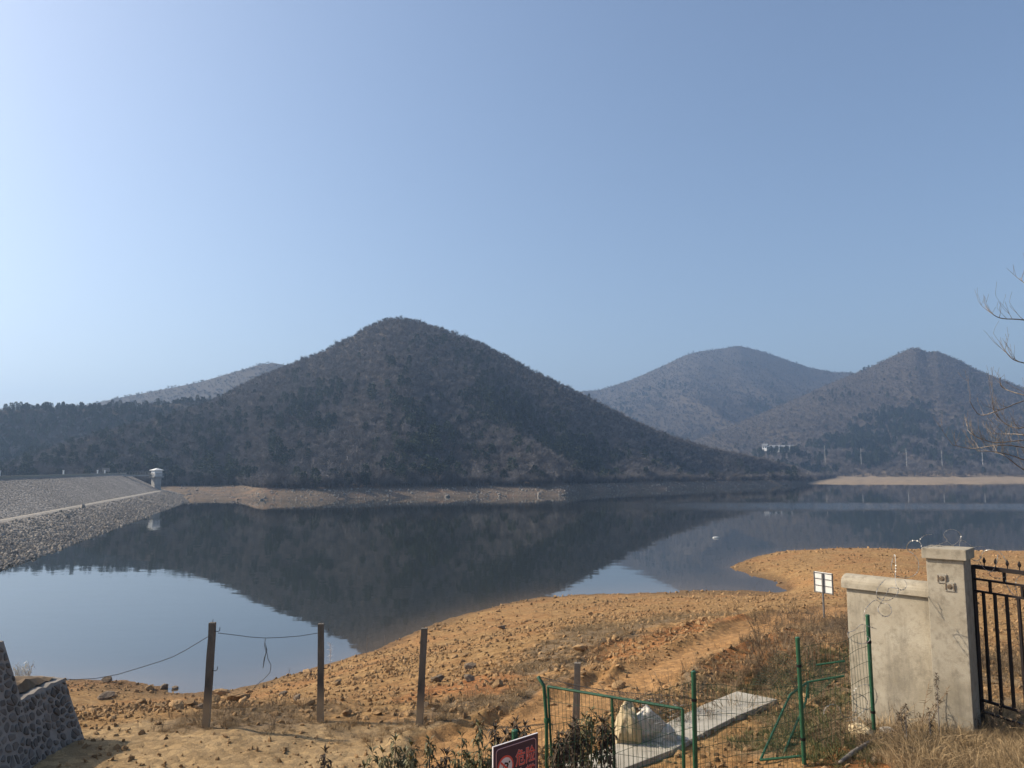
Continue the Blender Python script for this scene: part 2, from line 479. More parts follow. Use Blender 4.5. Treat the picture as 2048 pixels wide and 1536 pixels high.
# stable land points: photo position and distance
for a, b_, y in ((412, 1452, 12.7), (641, 1441, 13.5), (838, 1462, 12.7), (250, 1500, 11.7), (165, 1485, 12.0), (100, 1536, 11.0),
                 (640, 1536, 11.1), (900, 1536, 11.0), (1647, 1235, 24.0), (1550, 1240, 22.0), (1400, 1300, 17.5), (1250, 1370, 14.5), (1100, 1440, 12.6),
                 (1500, 1330, 14.2), (1620, 1300, 14.3), (900, 1355, 20.0), (870, 1300, 29.0), (1200, 1250, 27.0), (1000, 1300, 22.5), (300, 1412, 20.0),
                 (500, 1400, 22.0), (1705, 1463, 10.9), (1735, 1467, 10.0), (1890, 1465, 9.9), (2000, 1300, 21.0), (2000, 1200, 38.0), (1500, 1405, 12.9),
                 (2040, 1450, 10.3), (1150, 1536, 10.2), (1400, 1536, 9.9), (1600, 1536, 9.35), (1760, 1536, 8.9), (2000, 1536, 8.7), (1300, 1430, 12.0)):
    cy(a, b_, y)
for x, y, z in ((-25, 0, 8.0), (-8, 2, 8.2), (0, 1, 8.3), (8, 2, 8.4), (25, 0, 8.6), (0, -15, 8.6), (-25, -15, 8.4), (25, -15, 8.8), (-12, 10, 6.3),
                (-18, 12, 5.6), (-25, 20, 3.2), (16, 10, 6.9), (30, 14, 6.5), (18, 22, 5.0), (45, 30, 5.2), (70, 30, 6), (-45, 5, 5), (0, 6, 6.6), (-5, 7, 6.3), (5, 6.5, 6.9)):
    ctrl.append((x, y, z))
C = np.array(ctrl)
def _phi(r2): return 0.5 * r2 * np.log(r2 + 1e-9)
_n = len(C)
_K = _phi(((C[:, None, :2] - C[None, :, :2]) ** 2).sum(-1)) + np.eye(_n) * 0.6
_A = np.zeros((_n + 3, _n + 3)); _A[:_n, :_n] = _K
_A[:_n, _n] = 1; _A[:_n, _n + 1:] = C[:, :2]; _A[_n, :_n] = 1; _A[_n + 1:, :_n] = C[:, :2].T
_W = np.linalg.solve(_A, np.concatenate([C[:, 2], np.zeros(3)]))
def base_z(x, y):
    x = np.atleast_1d(np.asarray(x, float)).ravel(); y = np.atleast_1d(np.asarray(y, float)).ravel()
    out = np.empty_like(x)
    for s in range(0, len(x), 40000):
        xs, ys = x[s:s + 40000], y[s:s + 40000]
        r2 = (xs[:, None] - C[None, :, 0]) ** 2 + (ys[:, None] - C[None, :, 1]) ** 2
        out[s:s + 40000] = _phi(r2) @ _W[:_n] + _W[_n] + xs * _W[_n + 1] + ys * _W[_n + 2]
    return np.clip(out, -6.5, 9.3)
def base_at(px, py):            # where a view ray meets the smooth ground
    d = ray(px, py)
    ts = np.geomspace(4.0, 140.0, 900)
    z = base_z(CAM.x + d.x * ts, CAM.y + d.y * ts)
    hit = np.nonzero(CAM.z + d.z * ts < z)[0]
    t = ts[hit[0]] if len(hit) else 140.0
    return Vector((CAM.x + d.x * t, CAM.y + d.y * t, 0))
def polyline_dist(x, y, pts):
    best = np.full(np.shape(x), 1e9)
    for (ax, ay), (bx, by) in zip(pts[:-1], pts[1:]):
        dx, dy = bx - ax, by - ay
        t = np.clip(((x - ax) * dx + (y - ay) * dy) / (dx * dx + dy * dy + 1e-9), 0, 1)
        best = np.minimum(best, np.hypot(x - ax - t * dx, y - ay - t * dy))
    return best
def gpath(pix): return [tuple(base_at(a, b_)[:2]) for a, b_ in pix]
TRACK = gpath([(930, 1515), (1060, 1462), (1180, 1408), (1262, 1368), (1350, 1328), (1450, 1287), (1540, 1253), (1605, 1234), (1690, 1218), (1800, 1208)])
RUTS = [(gpath([(975, 1462), (1010, 1432), (1060, 1405), (1110, 1370)]), 0.13, 0.06),
        (gpath([(1110, 1345), (1160, 1317), (1205, 1290), (1250, 1270)]), 0.13, 0.13),
        (gpath([(1130, 1338), (1180, 1308), (1225, 1283)]), 0.10, 0.10),
        (gpath([(1208, 1318), (1212, 1338), (1205, 1356), (1180, 1372), (1150, 1384)]), 0.12, 0.09),
        (gpath([(1222, 1320), (1228, 1338), (1218, 1352)]), 0.08, 0.07),
        (gpath([(1290, 1290), (1360, 1262), (1440, 1238)]), 0.12, 0.13),
        (gpath([(1385, 1270), (1440, 1252), (1480, 1240)]), 0.12, 0.10),
        (gpath([(1340, 1368), (1400, 1335), (1450, 1310), (1500, 1292)]), 0.14, 0.10),
        (gpath([(890, 1480), (950, 1462), (985, 1450)]), 0.12, 0.06)]
def blob(x, y, px, py, r, soft=0.5):
    p = base_at(px, py)
    return 1 - sstep(r * (1 - soft), r * (1 + soft), np.hypot(x - p.x, y - p.y))
def masks(x, y):
    td = polyline_dist(x, y, TRACK) + fbm(x * 0.9, y * 0.9, 3) * 0.9
    track = 1 - sstep(0.55, 1.25, td)
    wn_ = fbm(x * 0.45, y * 0.45, 21, 4)
    weed = np.zeros_like(x)
    for px, py, r in ((1040, 1390, 1.3), (1110, 1330, 1.3), (1000, 1405, 1.3), (1160, 1290, 2.0), (860, 1440, 1.0), (760, 1435, 1.5), (650, 1430, 1.4), (500, 1425, 1.5), (560, 1440, 1.0),
                      (1570, 1250, 2.0), (1640, 1262, 2.0), (1600, 1300, 1.6), (1680, 1350, 1.4), (1560, 1340, 1.2), (1480, 1360, 1.1), (1650, 1430, 1.0), (1600, 1480, 0.9), (1900, 1490, 1.2), (2000, 1500, 1.2), (2040, 1440, 1.4), (1800, 1480, 0.9),
                      (420, 1440, 0.9), (1250, 1250, 2.4), (1350, 1235, 2.5), (1960, 1330, 1.5)):
        weed = np.maximum(weed, blob(x, y, px, py, r))
    weed = np.clip(weed * (0.75 + 2.2 * wn_), 0, 1)
    beige = np.zeros_like(x)
    for px, py, r in ((300, 1490, 1.6), (450, 1490, 1.6), (600, 1500, 1.6), (750, 1500, 1.4), (860, 1510, 1.0), (230, 1520, 1.4), (520, 1480, 1.0)):
        beige = np.maximum(beige, blob(x, y, px, py, r))
    red = np.zeros_like(x)
    for px, py, r in ((900, 1390, 1.2), (935, 1370, 1.2), (1310, 1285, 1.4), (1420, 1258, 1.8), (1250, 1310, 1.0), (1480, 1290, 1.2), (1560, 1290, 1.3), (1540, 1320, 1.2), (1430, 1320, 1.2), (1770, 1520, 0.8), (1220, 1350, 0.8), (1620, 1270, 1.0)):
        red = np.maximum(red, blob(x, y, px, py, r))
    red = np.clip(red * (0.7 + 2.0 * fbm(x * 0.7, y * 0.7, 77)), 0, 1)
    return track, beige * (1 - track), weed * (1 - track), red * (1 - track)
def ground_z(x, y, detail=True):
    shp = np.shape(x)
    x = np.atleast_1d(np.asarray(x, float)).ravel(); y = np.atleast_1d(np.asarray(y, float)).ravel()
    z = base_z(x, y)
    land = sstep(-0.3, 0.35, z)
    td = polyline_dist(x, y, TRACK) + fbm(x * 0.9, y * 0.9, 3) * 0.6
    onroad = 1 - sstep(0.6, 1.2, td)
    flat = np.maximum(onroad, 0.0)
    z = z + land * fbm(x * 0.25, y * 0.25, 5, 3) * 0.35 * sstep(12, 20, y)
    z = z + fbm(x * 0.12, y * 0.12, 9, 3) * 0.2 * (1 - land)
    z = z + (1 - 0.75 * flat) * (fbm(x * 1.3, y * 1.3, 31, 4) * 0.13 + fbm(x * 5, y * 5, 41, 3) * 0.045)
    z = z - np.exp(-((td - 0.55) / 0.18) ** 2) * 0.035 + np.exp(-((td - 1.15) / 0.28) ** 2) * 0.13
    for pts, w, dep in RUTS:
        d = polyline_dist(x, y, pts)
        z = z - np.exp(-(d / (w * .75)) ** 2) * np.minimum(dep, .065) * (0.75 + fbm(x * 3, y * 3, 8) * 1.2) + np.exp(-((d - 1.8 * w) / (w * .8)) ** 2) * np.minimum(dep, .09) * 0.6
    return z.reshape(shp) if shp else z
def gz(x, y): return float(ground_z(np.array([x]), np.array([y]))[0])
def G(px, py):                  # where a view ray meets the detailed ground
    d = ray(px, py)
    ts = np.geomspace(4.0, 140.0, 1400)
    xs, ys = CAM.x + d.x * ts, CAM.y + d.y * ts
    z = ground_z(xs, ys)
    hit = np.nonzero(CAM.z + d.z * ts < z)[0]
    i = hit[0] if len(hit) else len(ts) - 1
    return Vector((xs[i], ys[i], z[i]))

nc, nr = 660, 540
az = np.linspace(R(-50), R(50), nc)
rr = np.geomspace(2.0, 175.0, nr)
AZ, RR = np.meshgrid(az, rr)
GX, GY = np.sin(AZ) * RR, np.cos(AZ) * RR - 0.5
GX, GY = GX.ravel(), GY.ravel()
GZ = ground_z(GX, GY)
me = bpy.data.meshes.new("shore_ground")
idx = np.arange(nc * nr).reshape(nr, nc)
quads = np.stack([idx[:-1, :-1], idx[:-1, 1:], idx[1:, 1:], idx[1:, :-1]], -1).reshape(-1, 4)
me.vertices.add(nc * nr); me.vertices.foreach_set("co", np.stack([GX, GY, GZ], -1).ravel())
me.loops.add(quads.size); me.loops.foreach_set("vertex_index", quads.ravel())
me.polygons.add(len(quads)); me.polygons.foreach_set("loop_start", np.arange(0, quads.size, 4))
me.polygons.foreach_set("loop_total", np.full(len(quads), 4))
me.polygons.foreach_set("use_smooth", np.ones(len(quads), bool))
me.update(calc_edges=True)
tr, be, we, re = masks(GX, GY)
wetm = (1 - sstep(0.05, 0.4, GZ))
ca = me.color_attributes.new("masks", 'FLOAT_COLOR', 'POINT')
ca.data.foreach_set("color", np.stack([tr, be, we, np.ones_like(tr)], -1).ravel())
ca = me.color_attributes.new("masks2", 'FLOAT_COLOR', 'POINT')
ca.data.foreach_set("color", np.stack([re, wetm, np.zeros_like(tr), np.ones_like(tr)], -1).ravel())
shore = link("shore_ground", me, None, M['soil'])
props(shore, "bare tan and orange earth shore with a rutted dirt track", "ground", None, "structure")

# base sheet to the horizon
b_ = MB(); b_.add([(-5000, -3000, -9), (5000, -3000, -9), (5000, 7000, -9), (-5000, 7000, -9)], [(0, 1, 2, 3)])
o = b_.build("ground", M['litter']); props(o, "wide brown ground under the lake and hills", "ground", None, "structure")

# ------------------------------------------------------------------ water
xs = np.concatenate([np.linspace(-400, -60, 12), np.linspace(-55, 75, 150), np.linspace(80, 900, 20)])
ys = np.concatenate([np.linspace(15, 130, 170), np.linspace(135, 1000, 20)])
WX, WY = np.meshgrid(xs, ys); WX, WY = WX.ravel(), WY.ravel()
depth = -ground_z(WX, WY)
near = (WX > -60) & (WX < 80) & (WY < 130)
sh = np.where(near, np.exp(-np.clip(depth, 0, 9) / 0.45), 0.0)
nx_, ny_ = len(xs), len(ys)
me = bpy.data.meshes.new("lake_water")
idx = np.arange(nx_ * ny_).reshape(ny_, nx_)
q = np.stack([idx[:-1, :-1], idx[:-1, 1:], idx[1:, 1:], idx[1:, :-1]], -1).reshape(-1, 4)
me.from_pydata(np.stack([WX, WY, np.zeros_like(WX)], -1).tolist(), [], q.tolist())
at_ = me.attributes.new("shallow", 'FLOAT', 'POINT'); at_.data.foreach_set("value", sh)
o = link("lake_water", me, None, M['water'])
props(o, "still dark lake water mirroring the hills", "water", None, "structure")

# ------------------------------------------------------------------ hills
def pix_az(px): return (px - 1024) / F_PX          # x / y of a vertical plane through that column (pitch-corrected below)
def elev(px, py):                                   # z rise per metre of y
    d = ray(px, py); return d.z / d.y, d.x / d.y
def hill(name, label, cols_px, wl, bank, foot, ridge, ridge_D, back, ncol, nrow, tree_h, seed, rough, expo=1.12, gully=0.0, mat='bank'):
    """wl/foot: (px, D) lists, ridge: (px, py) silhouette, ridge_D: (px, D)"""
    px = np.linspace(cols_px[0], cols_px[1], ncol)
    def itp(l): a = np.array(l, float); return np.interp(px, a[:, 0], a[:, 1])
    wD, fD, rD = itp(wl), itp(foot), itp(ridge_D)
    rp = itp(ridge)
    k = np.ones(7) / 7
    wD = np.convolve(np.pad(wD, 3, 'edge'), k, 'valid'); fD = np.convolve(np.pad(fD, 3, 'edge'), k, 'valid')
    rD = np.convolve(np.pad(rD, 8, 'edge'), np.ones(17) / 17, 'valid')
    el = np.array([elev(a, b) for a, b in zip(px, rp)])
    ez, ex = el[:, 0], el[:, 1]
    rz = 10 + ez * rD - tree_h
    nb = 8
    rows = []
    # under water, water line, bank top
    for t in np.linspace(0, 1, nb):
        D = wD - 8 + (fD - wD + 8) * t
        z = np.where(D < wD, (D - wD) * 0.35, bank * np.clip((D - wD) / np.maximum(fD - wD, 1), 0, 1) ** 0.8)
        rows.append((D, z, np.zeros_like(D)))
    for t in np.linspace(0, 1, nrow)[1:]:
        D = fD + (rD - fD) * t
        z = bank + (rz - bank) * (t ** expo)
        rows.append((D, z, np.ones_like(D) * min(1.0, t * 12)))
    for t in np.linspace(0, 1, 14)[1:]:
        D = rD + back * t
        z = rz - (rz + 2) * (t ** 1.6) * 0.6
        rows.append((D, z, np.ones_like(D)))
    V = []; Wd = []
    nR = len(rows)
    for i, (D, z, w) in enumerate(rows):
        X = ex * D; Y = D
        amp = np.clip((i - nb) / 10.0, 0, 1) * np.clip((nb + nrow - 4 - i) / 45.0, 0.0, 1) if i < nb + nrow else 0.0
        zz = z + rough * amp * fbm(X / 130, Y / 130, seed, 2) * 2
        if gully: zz = zz - gully * amp * np.abs(fbm(X / 60 + 0.25 * Y / 60, Y / 300, seed + 5, 2)) * 4
        zz = zz + (fbm(X / 6, Y / 6, seed + 3, 3) * 0.8 if i < nb else 0)
        V.append(np.stack([X, Y, zz], -1)); Wd.append(w)
    V = np.array(V); Wd = np.array(Wd)
    idx = np.arange(nR * ncol).reshape(nR, ncol)
    q = np.stack([idx[:-1, :-1], idx[:-1, 1:], idx[1:, 1:], idx[1:, :-1]], -1).reshape(-1, 4)
    me = bpy.data.meshes.new(name)
    me.from_pydata(V.reshape(-1, 3).tolist(), [], q.tolist())
    me.polygons.foreach_set("use_smooth", [True] * len(q))
    a = me.attributes.new("wood", 'FLOAT', 'POINT'); a.data.foreach_set("value", Wd.ravel())
    o = link(name, me, None, M[mat])
    props(o, label, "hill", None, "structure")
    return V, nb, nrow, px

SIL_MAIN = [(-300, 990), (-100, 955), (0, 930), (60, 908), (150, 878), (260, 848), (350, 824), (430, 798), (470, 775), (520, 750), (580, 726), (650, 697), (700, 672),
            (740, 648), (770, 636), (797, 632), (840, 640), (900, 660), (960, 682), (1010, 708), (1060, 735), (1110, 760), (1165, 787), (1215, 812), (1260, 835),
            (1310, 858), (1370, 880), (1430, 897), (1480, 907), (1560, 924), (1610, 940), (1645, 957), (1670, 972)]
WL_MAIN = [(-300, 300), (340, 290), (380, 240), (500, 250), (530, 252), (650, 256), (800, 273), (950, 284), (1080, 291), (1135, 296), (1160, 330), (1250, 366), (1350, 395), (1450, 428), (1550, 468), (1580, 480), (1610, 525), (1640, 600), (1675, 700)]
FT_MAIN = [(-300, 305), (340, 308), (440, 315), (490, 312), (525, 262), (650, 266), (800, 284), (950, 296), (1080, 303), (1135, 312), (1160, 342), (1250, 377), (1350, 405), (1450, 438), (1550, 478), (1580, 492), (1610, 540), (1640, 620), (1675, 720)]
RD_MAIN = [(-300, 340), (0, 345), (200, 360), (350, 395), (430, 430), (520, 470), (650, 485), (800, 490), (950, 485), (1100, 480), (1250, 490), (1400, 505), (1500, 525), (1560, 550), (1610, 610), (1640, 690), (1675, 770)]
hV1 = hill("hill", "wooded cone-shaped hill rising across the water from the dam", (-300, 1672), WL_MAIN, 3.2, FT_MAIN, SIL_MAIN, RD_MAIN, 130, 420, 90, 1.8, 100, 15.0, 1.12, 11.0)
SIL_B = [(1250, 915), (1330, 895), (1390, 874), (1450, 852), (1520, 822), (1600, 789), (1650, 766), (1700, 746), (1740, 729), (1790, 706), (1815, 694), (1832, 690), (1855, 699), (1872, 697), (1910, 712),
         (1960, 738), (2010, 756), (2048, 772), (2150, 810), (2300, 850), (2500, 890)]
WL_B = [(1250, 800), (1550, 720), (1585, 560), (1605, 512), (1640, 500), (1690, 488), (1735, 503), (1790, 480), (1850, 490), (1900, 515), (1950, 505), (2000, 535), (2048, 545), (2500, 560)]
FT_B = [(1250, 830), (1550, 740), (1650, 730), (1800, 720), (2048, 705), (2500, 690)]
RD_B = [(1250, 980), (1400, 1000), (1600, 1060), (1750, 1120), (1850, 1130), (2000, 1080), (2200, 1000), (2500, 900)]
hV2 = hill("hill", "twin-topped wooded hill behind the sandy far shore", (1250, 2500), WL_B, 2.6, FT_B, SIL_B, RD_B, 250, 300, 80, 4.0, 200, 20.0, 1.15, 14.0, 'sand_bank')
SIL_A = [(900, 880), (1000, 840), (1100, 803), (1165, 779), (1200, 776), (1260, 757), (1320, 731), (1370, 707), (1400, 699), (1440, 694), (1478, 688), (1520, 698), (1570, 715), (1620, 732), (1670, 741), (1700, 741), (1780, 770), (1900, 830), (2000, 870)]
hV3 = hill("hill", "hazy farther hill with rocky top behind the lake", (900, 2000), [(900, 880), (2000, 900)], 3.0, [(900, 900), (2000, 950)], SIL_A, [(900, 1500), (1300, 1600), (1480, 1650), (2000, 1600)], 300, 240, 70, 4.0, 300, 34.0, 1.15, 18.0)
SIL_C = [(-300, 860), (0, 835), (100, 818), (170, 804), (250, 786), (330, 771), (400, 757), (470, 737), (520, 722), (548, 719), (575, 724), (620, 745), (700, 800), (800, 850)]
hV4 = hill("hill", "low hazy ridge peeping out behind the cone-shaped hill", (-300, 800), [(-300, 560), (800, 600)], 3.0, [(-300, 600), (800, 640)], SIL_C, [(-300, 900), (800, 1000)], 250, 180, 50, 4.5, 400, 12.0, 1.15, 5.0)

SIL_D = [(-300, 825), (-100, 815), (0, 808), (60, 806), (170, 806), (270, 802), (350, 796), (430, 790), (480, 800), (560, 840), (650, 900)]
hV5 = hill("hill", "dark evergreen ridge behind the dam crest", (-300, 650), [(-300, 350), (650, 420)], 3.0, [(-300, 365), (650, 440)], SIL_D, [(-300, 430), (0, 440), (430, 500), (650, 540)], 90, 160, 40, 3.8, 500, 8.0, 1.1, 5.0)

# ------------------------------------------------------------------ trees for the far woods
def bare_tree_mesh(name, seed, h=5.0, w=2.4, twigs=230):
    r = random.Random(seed); mb = MB()
    lean = Vector((r.uniform(-.3, .3), r.uniform(-.3, .3), 0))
    mb.tube([(0, 0, -0.6), Vector((0, 0, h * .3)) + lean * .4, Vector((0, 0, h * .62)) + lean], [0.12, 0.08, 0.04], 4, False)
    limbs = []
    for i in range(13):
        a = r.uniform(0, 6.283); z0 = h * r.uniform(.18, .5); L = h * r.uniform(.28, .5); up = r.uniform(.35, 1.3)
        d = Vector((math.cos(a), math.sin(a), up)).normalized()
        p0 = Vector((0, 0, z0)) + lean * (z0 / h); p1 = p0 + d * L * .55; p2 = p1 + (d + Vector((0, 0, .5))).normalized() * L * .5
        mb.tube([p0, p1, p2], [0.05, 0.03, 0.015], 3, False)
        limbs.append((p0, p1, p2))
    for i in range(twigs):
        p0, p1, p2 = r.choice(limbs); t = r.random()
        b = (p0.lerp(p1, .4 + t * 1.2) if t < .5 else p1.lerp(p2, (t - .5) * 2))
        b = b + Vector((r.gauss(0, .3), r.gauss(0, .3), r.gauss(0, .22))) * (w / 2.4)
        d = Vector((r.gauss(0, .6), r.gauss(0, .6), r.uniform(.1, 1.2))).normalized()
        L = r.uniform(.45, 1.0); s = d.orthogonal().normalized(); s.rotate(Matrix.Rotation(r.uniform(0, 6.28), 3, d)); s *= r.uniform(.025, .06)
        mb.add([b - s, b + s, b + d * L], [(0, 1, 2)])
    return mb.mesh(name)
def pine_mesh(name, seed, h=6.0, w=2.0, n=420):
    r = random.Random(seed); mb = MB()
    mb.tube([(0, 0, -.6), (0, 0, h * .5), (r.uniform(-.2, .2), 0, h * .9)], [0.15, 0.10, 0.03], 5, False)
    for i in range(n):
        k = r.random() ** .8; z = h * (.25 + .75 * k); rad = w * (1.05 - k) ** .5 * (.45 + .55 * min(1, k * 3)) * r.uniform(.3, 1)
        a = r.uniform(0, 6.283)
        c = Vector((math.cos(a) * rad, math.sin(a) * rad, z + r.gauss(0, .15)))
        d = Vector((math.cos(a + r.gauss(0, .5)), math.sin(a + r.gauss(0, .5)), r.uniform(-.2, .7))).normalized()
        s = d.orthogonal().normalized(); s.rotate(Matrix.Rotation(r.uniform(0, 6.28), 3, d)); s *= r.uniform(.10, .2); L = r.uniform(.35, .75)
        mb.add([c - s, c + s, c + d * L + s * .4, c + d * L - s * .4], [(0, 1, 2, 3)])
    return mb.mesh(name)
def proto_coll(name, meshes, mat):
    c = bpy.data.collections.new(name)
    for i, m in enumerate(meshes):
        m.materials.append(mat)
        c.objects.link(bpy.data.objects.new("%s_proto_%02d" % (name, i), m))
    return c
def scatter(name, label, cat, pts, rots, scl, idx, coll, parent=None):
    n = len(pts)
    me = bpy.data.meshes.new(name)
    me.vertices.add(n); me.vertices.foreach_set("co", np.asarray(pts, np.float32).ravel())
    a = me.attributes.new("rot", 'FLOAT_VECTOR', 'POINT'); a.data.foreach_set("vector", np.asarray(rots, np.float32).ravel())
    a = me.attributes.new("scl", 'FLOAT_VECTOR', 'POINT'); a.data.foreach_set("vector", np.asarray(scl, np.float32).ravel())
    a = me.attributes.new("pick", 'INT', 'POINT'); a.data.foreach_set("value", np.asarray(idx, np.int32))
    o = link(name, me, parent)
    ng = bpy.data.node_groups.new(name + "_nodes", 'GeometryNodeTree')
    ng.interface.new_socket("Geometry", in_out='INPUT', socket_type='NodeSocketGeometry')
    ng.interface.new_socket("Geometry", in_out='OUTPUT', socket_type='NodeSocketGeometry')
    gi = ng.nodes.new("NodeGroupInput"); go = ng.nodes.new("NodeGroupOutput")
    ci = ng.nodes.new("GeometryNodeCollectionInfo"); ci.inputs[0].default_value = coll
    ci.inputs[1].default_value = True; ci.inputs[2].default_value = True
    ip = ng.nodes.new("GeometryNodeInstanceOnPoints"); ip.inputs['Pick Instance'].default_value = True
    def attr(nm, t):
        x = ng.nodes.new("GeometryNodeInputNamedAttribute"); x.data_type = t; x.inputs[0].default_value = nm; return x.outputs[0]
    e2r = ng.nodes.new("FunctionNodeEulerToRotation")
    ng.links.new(attr("rot", 'FLOAT_VECTOR'), e2r.inputs[0])
    ng.links.new(gi.outputs[0], ip.inputs['Points']); ng.links.new(ci.outputs[0], ip.inputs['Instance'])
    ng.links.new(attr("pick", 'INT'), ip.inputs['Instance Index'])
    ng.links.new(e2r.outputs[0], ip.inputs['Rotation']); ng.links.new(attr("scl", 'FLOAT_VECTOR'), ip.inputs['Scale'])
    ng.links.new(ip.outputs[0], go.inputs[0])
    md = o.modifiers.new("scatter", 'NODES'); md.node_group = ng
    props(o, label, cat, None, "stuff")
    return o

bare_meshes = [bare_tree_mesh("bare_tree_%d" % i, 40 + i, 4.2 + .5 * (i % 4), 2.2 + .3 * (i % 3)) for i in range(6)]
warm_meshes = [bare_tree_mesh("warm_tree_%d" % i, 60 + i, 3.2 + .4 * i, 2.4) for i in range(3)]
pine_meshes = [pine_mesh("pine_%d" % i, 80 + i, 5.0 + .8 * i, 1.7 + .2 * i) for i in range(4)]
BARE = proto_coll("bare", bare_meshes, M['twig'])
SCRUB = proto_coll("scrub", [bare_tree_mesh("scrub_%d" % i, 140 + i, 4.0 + .3 * (i % 4), 2.8, 300) for i in range(6)], M['twig_dark'])
WARM = proto_coll("warm", warm_meshes, M['twig_warm'])
PINE = proto_coll("pine", pine_meshes, M['needle'])

def sample_hill(hv, n, t0=0.0, t1=1.0, seed=0):
    V, nb, nrow, px = hv
    r = np.random.default_rng(seed)
    lo = nb - 1 + int(t0 * (nrow - 1)); hi = min(nb - 1 + int(t1 * (nrow - 1)) + 4, V.shape[0] - 1)
    A = V[lo:hi, :-1]; B = V[lo:hi, 1:]; D_ = V[lo + 1:hi + 1, :-1]
    area = np.linalg.norm(np.cross(B - A, D_ - A), axis=-1)
    p = (area / area.sum()).ravel()
    ids = r.choice(len(p), n, p=p)
    i, j = np.unravel_index(ids, area.shape)
    u = r.random(n)[:, None]; v = r.random(n)[:, None]
    P = A[i, j] * (1 - u) * (1 - v) + B[i, j] * u * (1 - v) + D_[i, j] * v * (1 - u) + V[lo + 1:hi + 1, 1:][i, j] * u * v
    colpx = px[j]
    t = (i + lo - nb + 1) / (nrow - 1)
    return P, colpx, t
def woods(hv, n, size, seed, evg, wm, what, bare=None):
    bare = bare or BARE
    P, cp, t = sample_hill(hv, n, 0, 1, seed)
    r = np.random.default_rng(seed + 1)
    e = evg(P, cp, t) > r.random(n)
    w = (~e) & (wm(P, cp, t) > r.random(n))
    for sel, coll, k, nm, lab in ((~e & ~w, bare, 6, "bare_woods", "grey leafless trees covering " + what), (e, PINE, 4, "evergreen_woods", "dark evergreen trees mixed into the woods on " + what),
                                  (w, WARM, 3, "brown_scrub", "brown scrub among the leafless trees on " + what)):
        m = int(sel.sum())
        if m == 0: continue
        s = size * r.lognormal(0, .22, m) * (1.22 - .62 * np.clip(t[sel], 0, 1))
        scl = np.stack([s * r.uniform(.85, 1.25, m), s * r.uniform(.85, 1.25, m), s * r.uniform(.8, 1.2, m)], -1)
        rot = np.stack([r.normal(0, .08, m), r.normal(0, .08, m), r.uniform(0, 6.283, m)], -1)
        scatter(nm, lab, "woods", P[sel], rot, scl, r.integers(0, k, m), coll)
def ev_main(P, cp, t):
    n1 = fbm(P[:, 0] / 38, P[:, 1] / 38, 900, 3)
    mid = np.exp(-((cp - 760) / 190) ** 2 - ((t - .52) / .14) ** 2)
    left = (cp < 480) * .12
    right = np.exp(-((cp - 1180) / 160) ** 2) * np.exp(-((t - .35) / .25) ** 2)
    return np.clip(.012 + .5 * mid * sstep(-.02, .12, n1) + .55 * left + .22 * right * sstep(0, .15, n1) + .12 * sstep(.13, .22, n1), 0, 1) * (1 - .9 * (cp > 500) * sstep(.85, .95, t))
def wm_main(P, cp, t): return np.clip(.18 + 1.1 * fbm(P[:, 0] / 60, P[:, 1] / 60, 950, 3), 0, 1)
woods(hV1, 42000, 0.78, 1, ev_main, wm_main, "the cone-shaped hill")
woods(hV5, 5500, 0.8, 21, lambda P, cp, t: np.clip(.5 + 1.2 * fbm(P[:, 0] / 25, P[:, 1] / 25, 66, 3), 0, .85), lambda P, cp, t: np.full(len(t), .1), "the ridge behind the dam crest")
def ev_b(P, cp, t):
    n1 = fbm(P[:, 0] / 70, P[:, 1] / 70, 800, 3)
    return (1 - .95 * sstep(.8, .9, t)) * np.clip(.02 + .5 * sstep(.08, .2, n1) + .7 * np.exp(-((cp - 1580) / 60) ** 2 - ((t - .03) / .04) ** 2) + .6 * np.exp(-((cp - 1950) / 70) ** 2 - ((t - .25) / .12) ** 2), 0, 1)
woods(hV2, 28000, 0.95, 5, ev_b, lambda P, cp, t: np.clip(.2 + fbm(P[:, 0] / 90, P[:, 1] / 90, 71, 3), 0, 1), "the twin-topped hill")
woods(hV3, 26000, 1.1, 9, lambda P, cp, t: .01 + .3 * sstep(.1, .2, fbm(P[:, 0] / 90, P[:, 1] / 90, 60, 3)) * (1 - sstep(.8, .9, t)), lambda P, cp, t: np.full(len(t), .12), "the hazy rocky hill", SCRUB)
woods(hV4, 8000, 1.05, 13, lambda P, cp, t: np.full(len(t), .0), lambda P, cp, t: np.full(len(t), .1), "the low hazy ridge", SCRUB)

# evergreen and bare trees one can pick out
def place_tree(me, p, s, rz, name, label, cat, group, mat):
    o = bpy.data.objects.new(name, me); COL.objects.link(o)
    o.location = p; o.scale = (s, s, s * random.uniform(.9, 1.15)); o.rotation_euler = (0, 0, rz)
    props(o, label, cat, group)
    return o
P, cp, t = sample_hill(hV1, 6000, 0.93, 1.0, 77)
pick = [i for i in range(len(P)) if t[i] > .96 and (cp[i] > 880 and cp[i] < 1420)]
random.shuffle(pick)
for i in pick[:10]:
    place_tree(pine_meshes[random.randrange(4)], P[i], random.uniform(.4, .75), random.uniform(0, 6.28), "pine_tree", "small dark pine on the falling skyline of the cone-shaped hill", "tree", "pines on the cone hill skyline", M['needle'])
P, cp, t = sample_hill(hV5, 3000, 0.93, 1.0, 76)
pick = [i for i in range(len(P)) if t[i] > .96 and cp[i] < 440 and cp[i] > -60]
for i in pick[:60]:
    place_tree(pine_meshes[random.randrange(4)], P[i], random.uniform(.4, .72), random.uniform(0, 6.28), "pine_tree", "dark pine in the tree line on the low ridge above the dam", "tree", "tree line above the dam", M['needle'])
P, cp, t = sample_hill(hV1, 9000, 0.2, 0.75, 78)
pick = [i for i in range(len(P)) if 560 < cp[i] < 1050 and abs(t[i] - .42) < .22]
